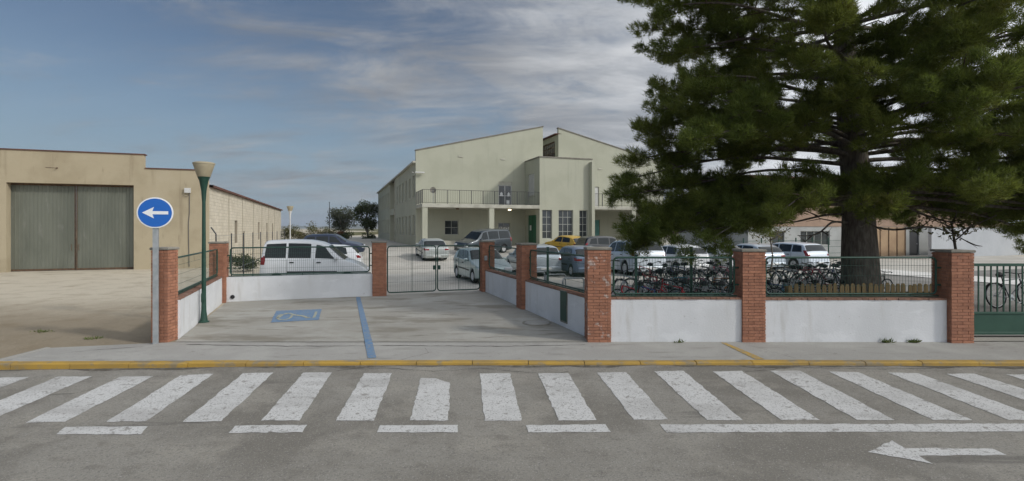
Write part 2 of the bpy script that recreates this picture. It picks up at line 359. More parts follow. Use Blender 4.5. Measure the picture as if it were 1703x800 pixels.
# ------------------------------------------------------------------ ground levels
TH = R(19); CU, SU = math.cos(TH), math.sin(TH)
WX, WY = -9.02, 48.0                                   # near left corner of the school's main wall
def S2W(s, t): return (WX + s * CU - t * SU, WY + s * SU + t * CU)
def W2S(x, y): return ((x - WX) * CU + (y - WY) * SU, -(x - WX) * SU + (y - WY) * CU)
RISE = 0.61
def sstep(a, b, x):
    q = min(1, max(0, (x - a) / (b - a))); return q * q * (3 - 2 * q)
def road_z(y): return -0.62 + 0.053 * y
def interp(x, pts):
    return float(np.interp(x, [p[0] for p in pts], [p[1] for p in pts]))
def G(x, y):
    z = interp(y, [(-400, -.95), (-2, -.95), (8.6, -.32), (9.3, -.20), (9.95, -.085), (10.5, -.055), (17, 0), (400, 0)])
    s, t = W2S(x, y)
    return z + RISE * sstep(-17, -4, t) * sstep(-16, -7, s)
def road_hit(px, py):                                    # a point of the road surface from the photograph's own measurements
    k = (py - HZ) / F; y = (CAMZ + .62) / (k + .053); return ((px - F) / F * y, y)
def flat_hit(px, py, z):
    y = (CAMZ - z) * F / (py - HZ); return ((px - F) / F * y, y)

# ground sheet
def axis(*segs):
    out = []
    for a, b, st in segs: out += list(np.arange(a, b, st))
    return out + [segs[-1][1]]
gx = axis((-7000, -1000, 3000), (-1000, -100, 300), (-100, -40, 10), (-40, 44, 1.0), (44, 100, 8), (100, 1000, 300), (1000, 7000, 3000))
gy = axis((-2000, -60, 970), (-60, -2, 14.5), (-2, 8, 2), (8, 11, .5), (11, 50, 1.0), (50, 110, 5), (110, 1000, 178), (1000, 8000, 3500))
gm = MB(); nx = len(gx)
gm.add([(x, y, G(x, y)) for y in gy for x in gx], [(j * nx + i, j * nx + i + 1, (j + 1) * nx + i + 1, (j + 1) * nx + i) for j in range(len(gy) - 1) for i in range(nx - 1)])
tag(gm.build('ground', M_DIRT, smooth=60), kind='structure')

# fields far behind
fm = MB()
for ss, ts in (([-2500, -700, -200, -60, -30, -20, -16, -15, -14, -13, -12, -11, -10.5], [25, 40, 66.3, 100, 200, 600, 2500]), ([-10.5, 20, 60, 300, 2500], [66.3, 100, 200, 600, 2500])):
    k = len(ss)
    fm.add([(*S2W(a, b), G(*S2W(a, b)) + .03) for b in ts for a in ss], [(q * k + i, q * k + i + 1, (q + 1) * k + i + 1, (q + 1) * k + i) for q in range(len(ts) - 1) for i in range(k - 1)])
tag(fm.build('field', M_FIELD), kind='structure')

# road
rm = MB()
rx = axis((-90, 90, 3)); rys = [-1.2, 2, 5, 7, 9.3]
rm.add([(x, y, road_z(y)) for y in rys for x in rx], [(j * len(rx) + i, j * len(rx) + i + 1, (j + 1) * len(rx) + i + 1, (j + 1) * len(rx) + i) for j in range(len(rys) - 1) for i in range(len(rx) - 1)])
road = tag(rm.build('road', M_ASPH), kind='structure')

def paint(name, pts, m, parent=road, dz=.005, zf=None, sub=True):
    """a thin painted patch; its rim is slightly ragged"""
    out = []
    n = len(pts)
    for i in range(n):
        a, b = Vector((*pts[i], 0)), Vector((*pts[(i + 1) % n], 0)); L = (b - a).length; k = max(1, int(L / .09)) if sub else 1
        nrm = Vector((-(b - a).y, (b - a).x, 0)).normalized() if L > 0 else Vector((0, 0, 0))
        for j in range(k):
            p = a.lerp(b, j / k)
            if j: p += nrm * random.uniform(-.012, .012)
            out.append((p.x, p.y))
    zf = zf or (lambda x, y: road_z(y))
    bm = bmesh.new()
    f = bm.faces.new([bm.verts.new((x, y, zf(x, y) + dz)) for x, y in out])
    bmesh.ops.triangulate(bm, faces=[f]); bmesh.ops.recalc_face_normals(bm, faces=bm.faces)
    me = bpy.data.meshes.new(name); bm.to_mesh(me); bm.free(); me.materials.append(m)
    return link(bpy.data.objects.new(name, me), parent)

STRIPES = [[(-8, 629), (49, 627), (-158, 705), (-223, 706)], [(95, 627), (153, 626), (-25, 703), (-90, 704)],
 [(199, 627), (255, 626), (108, 702), (43, 703.5)], [(301, 624), (355, 622), (243, 701), (177, 702)],
 [(404.5, 621), (455, 620), (368, 701), (304, 702)], [(505, 620), (552, 620), (498, 700), (434, 700)],
 [(605, 621), (652, 621), (622, 700), (559, 700)], [(700, 629), (724, 629.5), (748, 637), (746, 700), (682, 699.5)],
 [(798, 621.5), (848, 621), (867.5, 700), (806, 700)], [(895, 621.5), (945, 621), (992, 699), (929, 700)],
 [(993, 620), (1041, 619), (1112, 698.5), (1054, 698.5)], [(1088, 618), (1137, 617), (1235, 699), (1176, 699)],
 [(1185, 618), (1233.6, 617), (1363.5, 699), (1299.5, 699)], [(1281, 617), (1330.5, 617), (1488, 699), (1425.6, 699)],
 [(1378, 618), (1427.5, 619.6), (1617, 699), (1552, 699)], [(1477, 620), (1526, 621), (1742, 699), (1678, 699)],
 [(1574, 622), (1621, 622), (1870, 699), (1805, 699)], [(1672.5, 623), (1722, 623), (1998, 699), (1931, 699)]]
for q in STRIPES: paint('zebra_stripe', [road_hit(*p) for p in q][::-1], M_PAINT)
for k in range(1, 6):                                       # the crossing runs on beyond the frame on both sides
    for base, sg in ((STRIPES[0], -1), (STRIPES[-1], 1)):
        pts = [road_hit(*p) for p in base]
        paint('zebra_stripe', [(x + sg * k * 1.0, y) for x, y in pts][::-1], M_PAINT)
for q in ([(108.5, 710.6), (246, 709.6), (235, 722.8), (94, 722.8)], [(391, 708.6), (511, 707), (503, 719.5), (380, 720.5)],
          [(632, 707.7), (761.4, 707), (761.4, 719.6), (627, 719.6)], [(874.5, 707.7), (1006.6, 706), (1016, 719), (879, 719.6)],
          [(-160, 711), (-25, 711), (-40, 723.5), (-185, 723.5)]):
    paint('lane_dash', [road_hit(*p) for p in q][::-1], M_PAINT)
paint('lane_line', [road_hit(*p) for p in [(1098, 706.3), (1703, 705), (2600, 703.5), (2640, 716.5), (1703, 718), (1109, 719.8)]][::-1], M_PAINT)
arrow_px = [(993, 525), (1103, 473), (1163, 508), (1560, 510), (1625, 540), (1225, 543), (1290, 580)]
paint('painted_arrow', [road_hit(1080 + x / 2.734, 560 + y / 2.734) for x, y in arrow_px][::-1], M_PAINT)

# ragged joint between pavement and driveway, and cracks
def crack(pts, w, zf, parent, dz=.004):
    out = []; 
    for (a, b) in zip(pts[:-1], pts[1:]):
        k = max(2, int(math.dist(a, b) / .12))
        for j in range(k): out.append((a[0] + (b[0] - a[0]) * j / k + random.uniform(-.02, .02), a[1] + (b[1] - a[1]) * j / k + random.uniform(-.02, .02)))
    vs = []
    for x, y in out:
        h = w * random.uniform(.25, 1) / 2; vs += [(x, y - h, zf(x, y) + dz), (x, y + h, zf(x, y) + dz)]
    MB().add(vs, [(2 * i, 2 * i + 2, 2 * i + 3, 2 * i + 1) for i in range(len(out) - 1)]).build('crack', M_CRACK, parent)
def road_crack(px, w=.018):
    pts = [road_hit(*p) for p in px]; crack(pts, w, lambda x, y: road_z(y), road, .0035)
# kerb
KY = [(-40, 8.6), (-12, 8.75), (-9, 8.86), (-6.5, 8.96), (-3, 9.1), (2, 9.12), (6, 9.1), (9.5, 9.05), (40, 9.0)]
KH = [(-40, .12), (-9, .11), (-6, .085), (-3, .055), (2, .05), (6, .06), (10, .075), (40, .1)]
kerb = tag(bpy.data.objects.new('kerb', None), kind='structure'); link(kerb)
KW = .15
for i in range(-30, 40):
    x0, x1 = i * 1.0 + .3, i * 1.0 + 1.288
    jz = random.uniform(-.004, .004); jy = random.uniform(-.006, .006)
    vs = []
    for x in (x0, x1):
        y = interp(x, KY) + jy; zb = road_z(y) - .1; zt = road_z(y) + interp(x, KH) + jz
        vs += [(x, y, zb), (x, y + .012, zt - .02), (x, y + .035, zt), (x, y + KW, zt + .003), (x, y + KW, zb)]
    MB().add(vs, [(0, 1, 6, 5), (1, 2, 7, 6), (2, 3, 8, 7), (3, 4, 9, 8), (0, 4, 3, 2, 1), (5, 6, 7, 8, 9)]).build('kerb_stone', M_KERB, kerb)

# pavement
def walk_z(x, y):
    y0 = interp(x, KY) + KW; z0 = road_z(y0 - KW) + interp(x, KH) + .001
    f = min(1, max(0, (y - y0) / (10.62 - y0))); return z0 + f * (-.045 - z0)
wx = axis((-9.1, 40, .8)); wm = MB()
rows = []
for k in range(5): rows.append([(x, (interp(x, KY) + KW) * (1 - k / 4) + 10.62 * k / 4 if x > -7.0 else (interp(x, KY) + KW) * (1 - k / 4) + (10.05 + .25 * (x + 9.1)) * k / 4) for x in wx])
wm.add([(x, y, walk_z(x, y)) for r in rows for x, y in r], [(j * len(wx) + i, j * len(wx) + i + 1, (j + 1) * len(wx) + i + 1, (j + 1) * len(wx) + i) for j in range(4) for i in range(len(wx) - 1)])
pave = tag(wm.build('pavement', M_WALK), kind='structure')
# edge of the slab at its left end
em = MB()
for a, b in zip([r[0] for r in rows][:-1], [r[0] for r in rows][1:]):
    za, zb = walk_z(*a), walk_z(*b)
    em.add([(a[0] - .05, a[1], za - .2), (a[0] - .05, a[1], za + .012), (a[0] + .03, a[1], za + .012), (a[0] + .03, a[1], za - .2),
            (b[0] - .05, b[1], zb - .2), (b[0] - .05, b[1], zb + .012), (b[0] + .03, b[1], zb + .012), (b[0] + .03, b[1], zb - .2)],
           [(0, 1, 5, 4), (1, 2, 6, 5), (2, 3, 7, 6), (0, 3, 2, 1), (4, 5, 6, 7)])
em.build('edging', M_WALK, pave)

# driveway slab inside the recess
A0 = (-6.95, 10.56); B0 = S2W(-10.3, -30.35); D0 = S2W(-1.9, -30.35); F0 = (1.75, 10.56)
def drive_z(x, y): return -.036 + (.022 - -.036) * min(1, max(0, (y - 10.5) / 6.5))
dm = MB(); n1_, n2_ = 14, 14
P = []
for j in range(n2_ + 1):
    f = j / n2_
    l = (A0[0] + (B0[0] - A0[0]) * f, A0[1] + (B0[1] - A0[1]) * f); r = (F0[0] + (D0[0] - F0[0]) * f, F0[1] + (D0[1] - F0[1]) * f)
    for i in range(n1_ + 1):
        g = i / n1_; x, y = l[0] + (r[0] - l[0]) * g, l[1] + (r[1] - l[1]) * g; P.append((x, y, drive_z(x, y)))
dm.add(P, [(j * (n1_ + 1) + i, j * (n1_ + 1) + i + 1, (j + 1) * (n1_ + 1) + i + 1, (j + 1) * (n1_ + 1) + i) for j in range(n2_) for i in range(n1_)])
drive = tag(dm.build('driveway', M_CONC), kind='structure')
crack([(-6.6, 10.36), (-4.6, 10.22), (-2, 10.28), (-.3, 10.23), (1.6, 10.36)], .035, walk_z, pave)
crack([(-2.0, 9.3), (-1.6, 9.75), (-1.75, 10.25)], .016, walk_z, pave)
crack([(5.2, 9.35), (5.0, 9.8), (4.7, 10.5)], .014, walk_z, pave)
crack([(-8.6, 9.5), (-8.0, 9.9), (-7.2, 10.2)], .016, walk_z, pave)
def any_z(x, y): return walk_z(x, y) if y < 10.5 else max(walk_z(x, y), drive_z(x, y)) if y < 10.7 else drive_z(x, y)
bl = [flat_hit(592, 495, .01), flat_hit(599, 495, .01), flat_hit(626, 596, -.08), flat_hit(611.5, 596, -.08)]
def lerp2(a, b, f): return (a[0] + (b[0] - a[0]) * f, a[1] + (b[1] - a[1]) * f)
pl = []; pr = []
for k in range(41): pl.append(lerp2(bl[3], bl[0], k / 40)); pr.append(lerp2(bl[2], bl[1], k / 40))
bm_ = MB()
for k in range(40):
    for q in ((pl[k], pr[k], pr[k + 1], pl[k + 1]),): bm_.add([(x, y, any_z(x, y) + .008) for x, y in q], [(0, 1, 2, 3)])
bm_.build('blue_line', M_BLUEP, drive)
for px in ([(560, 616), (640, 612), (720, 618), (800, 613), (905, 622), (960, 617)], 
           [(1240, 618), (1330, 611), (1450, 614), (1600, 612)], [(20, 660), (120, 655), (190, 640)]): road_crack(px)
M_GUT = layered('gutter dirt', (.13, .12, .10), [((.22, .205, .175), 6, .45, .62, .8, None), ((.09, .08, .065), 14, .5, .65, .6, None)], 1, .5, 60, .05)
gp = [(x, interp(x, KY) - .004) for x in np.arange(-14, 16, .25)]
paint('gutter_dirt', gp + [(x, y - abs(.06 + .05 * math.sin(x * 1.7) + .05 * math.sin(x * 4.3 + 1) + random.uniform(-.02, .03))) for x, y in gp[::-1]], M_GUT, road, .0025, sub=False)
# disabled parking symbol: blue field with a pale wheelchair figure
c = [flat_hit(450, 535.5, 0), flat_hit(530, 531.3, 0), flat_hit(535, 514.4, 0), flat_hit(460, 517, 0)]
sym = paint('parking_symbol', c, M_BLUEP, drive, .006, drive_z)
def sq(u_, v_):
    a = lerp2(c[0], c[1], u_); b = lerp2(c[3], c[2], u_); return lerp2(a, b, v_)
def stroke(pts, w):
    m_ = MB(); 
    for a, b in zip(pts[:-1], pts[1:]):
        d = Vector((b[0] - a[0], b[1] - a[1])).normalized(); nrm = Vector((-d.y, d.x)) * w / 2
        m_.add([(*sq(a[0] + nrm.x, a[1] + nrm.y), 0), (*sq(b[0] + nrm.x, b[1] + nrm.y), 0), (*sq(b[0] - nrm.x, b[1] - nrm.y), 0), (*sq(a[0] - nrm.x, a[1] - nrm.y), 0)], [(0, 1, 2, 3)])
    m_.v = [(x, y, drive_z(x, y) + .011) for x, y, z in m_.v]
    m_.build('symbol_stroke', M_SYMP, drive)
stroke([(.10, .30), (.18, .62), (.30, .72), (.45, .5), (.62, .42)], .07)
stroke([(.24 + .15 * math.cos(t), .42 + .28 * math.sin(t)) for t in np.linspace(2.2, 6.6, 12)], .05)
stroke([(.62, .42), (.74, .22), (.80, .25)], .07)
stroke([(.88, .2), (.90, .75)], .06)
# manhole cover
mh = thing('manhole_cover', 'round pale manhole cover set in the driveway beside the right white wall', 'manhole cover', (*flat_hit(893, 536, 0), drive_z(0, 13.0) + .004))
MB().lathe([(.30, -.02), (.30, .008), (.285, .012), (.0001, .012)], 28).build('lid', M_WALK, mh)
MB().lathe([(.36, -.02), (.36, .004), (.31, .006), (.31, -.02)], 28, cap=False).build('rim', M_CAP, mh)
# yellow line over the pavement
yl = [flat_hit(1199, 570, -.045), flat_hit(1207, 570, -.045), flat_hit(1272, 597, -.07), flat_hit(1256, 597, -.07)]
ym = MB()
for k in range(6):
    q = [lerp2(yl[0], yl[3], k / 6), lerp2(yl[1], yl[2], k / 6), lerp2(yl[1], yl[2], (k + 1) / 6), lerp2(yl[0], yl[3], (k + 1) / 6)]
    ym.add([(x, y, walk_z(x, y) + .006) for x, y in q], [(0, 1, 2, 3)])
ym.build('yellow_line', M_YLINE, pave)

# car park and yard behind the walls
def sheet(name, m, s0, s1, t0, t1, st, dz, ylim=None):
    ss = axis((s0, s1, st)); ts = axis((t0, t1, st)); k = len(ss); vs = []
    for t in ts:
        for s in ss:
            x, y = S2W(s, t); vs.append((x, y, G(x, y) + dz))
    o = MB().add(vs, [(j * k + i, j * k + i + 1, (j + 1) * k + i + 1, (j + 1) * k + i) for j in range(len(ts) - 1) for i in range(k - 1)]).build(name, m, smooth=60)
    return tag(o, kind='structure')
sheet('car_park', M_LOT, -10.3, 46, -30.35, 66, 1.0, .022)
ya = MB(); yp = [(1.85, 10.85), (40, 10.85), S2W(46, -30.35), S2W(-1.75, -30.35)]
ya.add([(x, y, .026) for x, y in yp], [(0, 1, 2, 3)]); tag(ya.build('yard', M_YARD), kind='structure')
sheet('concrete_path', M_PATH, 18.6, 21.6, -45, -19.2, 1.0, .05)
ra = MB(); ra.add([(9.3, 10.6, -.03), (40, 10.6, -.03), (40, 11.3, .03), (9.3, 11.3, .03)], [(0, 1, 2, 3)])
tag(ra.build('gate_threshold', M_CONC), kind='structure')

# ------------------------------------------------------------------ brick pillars, white walls, fences
def brickwork(w, d, z0, z1, seed=0):
    """real bricks, laid in courses round a core"""
    rnd = random.Random(seed); mb = MB(); ch = .062; jt = .009; n = int((z1 - z0) / ch)
    ch = (z1 - z0) / n
    for k in range(n):
        za, zb = z0 + k * ch, z0 + (k + 1) * ch - jt
        for side in range(4):
            L = w if side % 2 == 0 else d
            cuts = [-L / 2, 0, L / 2] if (k + side) % 2 == 0 else [-L / 2, -L / 4, L / 4, L / 2]
            for a, b in zip(cuts[:-1], cuts[1:]):
                pr = rnd.uniform(-.002, .005); a2, b2 = a + jt / 2, b - jt / 2
                if a == -L / 2: a2 = a + .0
                if b == L / 2: b2 = b - .075
                x0, x1, y0, y1 = a2, b2, -(d if side % 2 == 0 else w) / 2 - pr, -(d if side % 2 == 0 else w) / 2 + .07
                if (side in (1, 3)): pass
                c_, s_ = [(1, 0), (0, 1), (-1, 0), (0, -1)][side]
                T = lambda x, y, z: (x * c_ - y * s_, x * s_ + y * c_, z)
                vs = [T(x, y, z) for z in (za, zb) for x, y in ((x0, y0), (x1, y0), (x1, y1), (x0, y1))]
                mb.add(vs, [(4, 5, 6, 7), (0, 1, 5, 4), (1, 2, 6, 5), (3, 0, 4, 7), (0, 3, 2, 1)])
    return mb
def pillar(label, x, y, rz, z0, z1, w=.46, d=.46, m=None, seed=0):
    o = thing('brick_pillar', label, 'pillar', (x, y, 0), rz, 'brick pillars of the school boundary')
    brickwork(w, d, z0, z1 - .055, seed).build('brickwork', m or M_BRICK, o, kind='stuff')
    MB().box(-w / 2 + .012, w / 2 - .012, -d / 2 + .012, d / 2 - .012, z0 - .1, z1 - .06).build('core', M_MORT, o)
    MB().bbox(-w / 2 - .02, w / 2 + .02, -d / 2 - .02, d / 2 + .02, z1 - .055, z1, .012).build('cap', M_CAP, o)
    return o
ZT = 1.90; ZW = .80
def on_line(s, t): x, y = S2W(s, t); return x, y
pA = (-7.27, 10.72); pF = (1.80, 10.78); pG = (4.99, 10.78); pH = (9.22, 10.72)
pB = on_line(-10.55, -30.2); pC = on_line(-5.70, -30.35); pD = on_line(-1.88, -30.35); pE = on_line(-1.88, -34.45)
pillar('brick pillar right behind the blue arrow sign, leftmost of the boundary', *pA, 0, -.05, 1.91, .34, .33, seed=1)
pillar('brick pillar at the rear corner of the driveway beside the green lamp post', *pB, TH, 0, 1.89, .46, .46, seed=2)
pillar('brick pillar carrying the left leaf of the driveway gate, beside white van', *pC, TH, 0, 1.87, .46, .42, seed=3)
pillar('brick pillar carrying the right leaf of the driveway gate, beside pale hatchback', *pD, TH, 0, 1.86, .46, .42, seed=4)
pillar('brick pillar halfway along the right side wall of the driveway', *pE, TH, -.02, 1.88, .46, .46, seed=5)
pillar('brick pillar with whitish scuffs at the street end of the driveway wall', *pF, 0, -.05, 1.91, .48, .46, M_BRICKS, seed=6)
pillar('brick pillar between the two long street-side white walls', *pG, 0, -.05, 1.87, .47, .46, seed=7)
pillar('brick pillar beside the green sliding gate at the right edge', *pH, 0, -.05, 1.86, .46, .50, seed=8)

def wall(label, P0, P1, z0, zt, coping=True, thick=.24, name='white_wall'):
    a, b = Vector((*P0, 0)), Vector((*P1, 0)); L = (b - a).length; rz = math.atan2(b.y - a.y, b.x - a.x)
    o = thing(name, label, 'wall', (a.x, a.y, 0), rz, 'low white walls of the school boundary')
    nseg = max(2, int(L / .3)); vs = []; zt2 = zt - (.042 if coping else 0)
    rnd = random.Random(int(L * 1000))
    mb = MB()
    rows_ = [z0 - .15, z0 + .02, z0 + .25, zt2]
    for i in range(nseg + 1):
        x = L * i / nseg
        for z in rows_: vs.append((x, -thick / 2 + rnd.uniform(-.004, .004), z))
        vs.append((x, thick / 2, zt2)); vs.append((x, thick / 2, z0 - .15))
    k = 6
    fs = [(i * k + j, (i + 1) * k + j, (i + 1) * k + j + 1, i * k + j + 1) for i in range(nseg) for j in range(k - 1)]
    fs += [tuple(range(k)), tuple(range(nseg * k, nseg * k + k))]
    mb.add(vs, fs); mb.build('render_face', M_WHITE, o)
    if coping:
        c_ = MB(); n = int(L / .125); w_ = L / n
        for i in range(n):
            j = rnd.uniform(-.006, .006)
            c_.box(i * w_ + .005, (i + 1) * w_ - .005, -thick / 2 - .012 + j, thick / 2 + .012 + j, zt2 + .003, zt + rnd.uniform(-.003, .003))
        c_.build('brick_coping', M_COPE, o, kind='stuff')
        MB().box(.003, L - .003, -thick / 2 + .01, thick / 2 - .01, zt2 - .01, zt - .012).build('mortar_bed', M_MORT, o)
    return o
def along(P, Q, d):
    v = Vector((Q[0] - P[0], Q[1] - P[1])).normalized(); return (P[0] + v.x * d, P[1] + v.y * d)
def between(P, Q, g=.225): return along(P, Q, g), along(Q, P, g)
wAB = between((-7.10, 10.64), pB); wall('white wall sloping back from the arrow sign along the driveway', *wAB, -.03, .82)
wBC = between(pB, pC); wBC_o = wall('white wall with a black drain hole in front of the white van', *wBC, 0, .77, coping=False)
wDE = between(pD, pE); wall('white wall between the gate pillar and the middle driveway pillar', *wDE, 0, .82)
wEF = between(pE, pF); wEF_o = wall('white wall with a dark green meter door near the scuffed pillar', *wEF, -.03, .84)
wFG = between((pF[0], 10.72), (pG[0], 10.72), .235); wall('long white street wall below the fence with the front bicycles', *wFG, -.05, .87)
wGH = between((pG[0], 10.70), (pH[0], 10.70), .235); wall('long white street wall below the picket fence and pine trunk', (wGH[0][0], wGH[0][1]), (wGH[1][0] + .0, wGH[1][1]), -.05, .86)
# drain hole and meter door
MB().lathe([(.062, -.150), (.062, -.118)], 16, (.18, .16), 'y').build('drain_pipe', M_BLACKP, wBC_o)
LEF = math.dist(*wEF)
md = MB(); md.bbox(LEF - 1.35, LEF - 1.02, -.150, -.10, .12, .82, .008); mdo = md.build('meter_door', M_GREEN, wEF_o)
MB().box(LEF - 1.375, LEF - .995, -.135, -.115, .08, .84).build('meter_door_frame', M_CAP, wEF_o)
MB().bbox(LEF - 1.08, LEF - 1.055, -.158, -.148, .44, .50, .003).build('lock', M_DARK, mdo)

def panel(label, P0, P1, z0, z1, radius=.09, gap=.10, cat='fence panel', name='mesh_fence_panel', hw=True, rounded=True, feet=True, group='green mesh panels on the boundary walls', pitch=.052):
    a, b = Vector((*P0, 0)), Vector((*P1, 0)); L = (b - a).length - 2 * gap; rz = math.atan2(b.y - a.y, b.x - a.x)
    o = thing(name, label, cat, (*along(P0, P1, gap), 0), rz, group)
    pts = []; r = radius
    for cx, cz, t0 in ((L - r, z1 - r, 0), (r, z1 - r, 90), (r, z0 + r, 180), (L - r, z0 + r, 270)):
        for k in range(5):
            t = R(t0 + 90 * k / 4); pts.append((cx + r * math.cos(t), 0, cz + r * math.sin(t)))
    MB().tube(pts, .021, 8, closed=True).build('frame', M_GREEN, o, smooth=50)
    w = MB(); n = int((L - .06) / pitch)
    for i in range(1, n):
        x = .03 + (L - .06) * i / n; e = .018
        dx = r - math.sqrt(max(0, r * r - max(0, r - min(x, L - x)) ** 2)) if min(x, L - x) < r else 0
        w.box(x - .0024, x + .0024, -.0018, .0018, z0 + dx, z1 - dx)
    for zf in (.22, .5, .78):
        z = z0 + (z1 - z0) * zf; w.box(.01, L - .01, .002, .005, z - .003, z + .003)
    w.build('wire_mesh', M_GREEN, o, kind='stuff')
    if hw:
        for x in (-gap * .55, L + gap * .55):
            for zf in (.25, .72):
                z = z0 + (z1 - z0) * zf
                MB().box(x - gap * .55, x + gap * .55, -.012, .012, z - .018, z + .018).build('bracket', M_GREEN, o)
    if feet:
        MB().box(-gap * .5, L + gap * .5, -.016, .016, z0 - .055, z0 - .03).build('lower_rail', M_GREEN, o)
        for f in (.15, .5, .85): MB().box(L * f - .012, L * f + .012, -.012, .012, z0 - .06, z0).build('foot', M_GREEN, o)
    return o
def pan(label, P, Q, g, z0=.93, z1=1.69, pitch=.06): return panel(label, *between(P, Q, g), z0, z1, pitch=pitch)
pan('green mesh fence panel on the wall behind the lamp post', (-7.12, 10.64), pB, .22, .90, 1.66, .11)
pan('green mesh fence panel in front of the white van', pB, pC, .22, .84, 1.69)
pan('green mesh fence panel in front of the pale hatchback bonnet', pD, pE, .22, .92, 1.69)
pan('green mesh fence panel in front of the grey-blue car, above meter door', pE, pF, .22, .92, 1.69)
pan('green mesh fence panel in front of the red and dark bicycles', (pF[0], 10.74), (pG[0], 10.74), .23, .93, 1.69)
pan('green mesh fence panel in front of picket fence and pine trunk', (pG[0], 10.74), (pH[0], 10.74), .23, .93, 1.69)
# driveway gate, two leaves
gC, gD = between(pC, pD, .26); mid = lerp2(gC, gD, .52)
for lab, a, b in (('left leaf of the green mesh driveway gate', gC, along(mid, gC, .012)), ('right leaf of the green mesh driveway gate', along(mid, gD, .012), gD)):
    g_ = panel(lab, a, b, .10, 1.69, .10, .02, 'gate', 'mesh_gate', hw=False, feet=False, group='leaves of the driveway gate', pitch=.06)
    L_ = math.dist(a, b) - .04
    MB().box(L_ * .5 - .01, L_ * .5 + .01, -.009, .009, .11, 1.68).build('stiffener', M_GREEN, g_)
    hx = L_ - .06 if 'left' in lab else .06
    MB().bbox(hx - .04, hx + .04, -.03, .03, .85, 1.0, .006).build('lock_box', M_GREEN, g_)
for px_, s_ in ((gC, 1), (gD, -1)):
    pass
# small intercom on gate pillar
ic = thing('intercom', 'small grey intercom box on the right gate pillar', 'intercom', (*on_line(-2.0, -30.61), 0), TH)
MB().bbox(-.05, .05, -.03, .035, 1.15, 1.32, .006).build('box', M_GALV, ic)
# sliding gate at the right
gt = thing('sliding_gate', 'green steel gate with vertical bars over a solid lower panel', 'gate', (9.48, 11.0, 0), 0)
LG = 5.0; z0g, zp, z1g = .02, .46, 1.55
MB().bbox(0, LG, -.03, .03, z1g - .06, z1g, .006).build('top_rail', M_GREENL, gt)
MB().bbox(0, LG, -.03, .03, zp, zp + .05, .006).build('middle_rail', M_GREENL, gt)
MB().bbox(0, LG, -.03, .03, z0g, z0g + .06, .006).build('bottom_rail', M_GREENL, gt)
MB().box(.02, LG - .02, -.012, .012, z0g + .05, zp + .01).build('lower_panel', M_GREENL, gt)
for x in (0, LG): MB().bbox(x - .03, x + .03, -.032, .032, z0g - .01, z1g + .003, .006).build('end_post', M_GREENL, gt)
bme = MB().box(-.011, .011, -.011, .011, zp + .04, z1g - .05).mesh('bar', M_GREENL)
for i in range(1, 37):
    b_ = bpy.data.objects.new('bar', bme); link(b_, gt); b_.location = (i * LG / 37, 0, 0)

# ------------------------------------------------------------------ arrow sign and lamp posts
sx, sy = -7.25, 10.42
sg = thing('arrow_sign', 'round blue road sign with a white left arrow on grey post', 'road sign', (sx, sy, walk_z(sx, sy)), R(24))
MB().bbox(-.05, .05, -.025, .025, -.1, 2.92, .006).build('post', M_GALV, sg)
zc = 2.665
disc = MB().lathe([(.305, -.030), (.312, -.034), (.312, -.052), (.300, -.055)], 48, (0, zc), 'y').build('disc', M_SIGNW, sg, smooth=40)
MB().lathe([(.288, -.0565), (.288, -.0585)], 48, (0, zc), 'y').build('blue_face', M_SIGNB, disc)
ar = [(-.22, 0), (-.02, .115), (-.045, .032), (.225, .032), (.225, -.032), (-.045, -.032), (-.02, -.115)]
MB().prism([(x, zc + z) for x, z in ar], -.0625, -.0605, 'y').build('arrow', M_SIGNW, disc)
for z in (zc - .15, zc + .15): MB().box(-.07, .07, -.031, .03, z - .02, z + .02).build('clamp', M_GALV, sg)

def lamp(label, x, y, z, h, m_post, sc=1.0, far=False):
    o = thing('street_lamp', label, 'street lamp', (x, y, z), 0, 'lamps with a cone-shaped head')
    MB().lathe([(.12 * sc, 0), (.12 * sc, .02), (.085, .04), (.075, .12), (.056, .3), (.050, .7), (.046, 1.6), (.040, h - 1.2), (.040, h - .95), (.060, h - .66), (.10, h - .43), (.14, h - .33)], 20).build('post', m_post, o, smooth=40)
    hd = MB().lathe([(.135, h - .33), (.145, h - .32), (.232, h - .04), (.240, h), (.222, h + .01), (.0001, h + .015)], 28).build('lamp_head', M_CREAM, o, smooth=40)
    MB().lathe([(.247, h - .015), (.247, h + .015), (.20, h + .035), (.0001, h + .045)], 28).build('lid', M_CREAM, hd, smooth=40)
    if not far:
        MB().bbox(-.035, .035, -.060, -.044, .5, .72, .004).build('service_door', m_post, o)
    return o
lx, ly = flat_hit(339, 536, -.02)
lamp('dark green street lamp with a cream cone head beside the driveway', lx, ly, drive_z(lx, ly), 3.92, M_GREEN)
lamp('distant white street lamp beyond the warehouse end', -16.9, 39.0, .02, 3.95, M_SHUT, far=True)

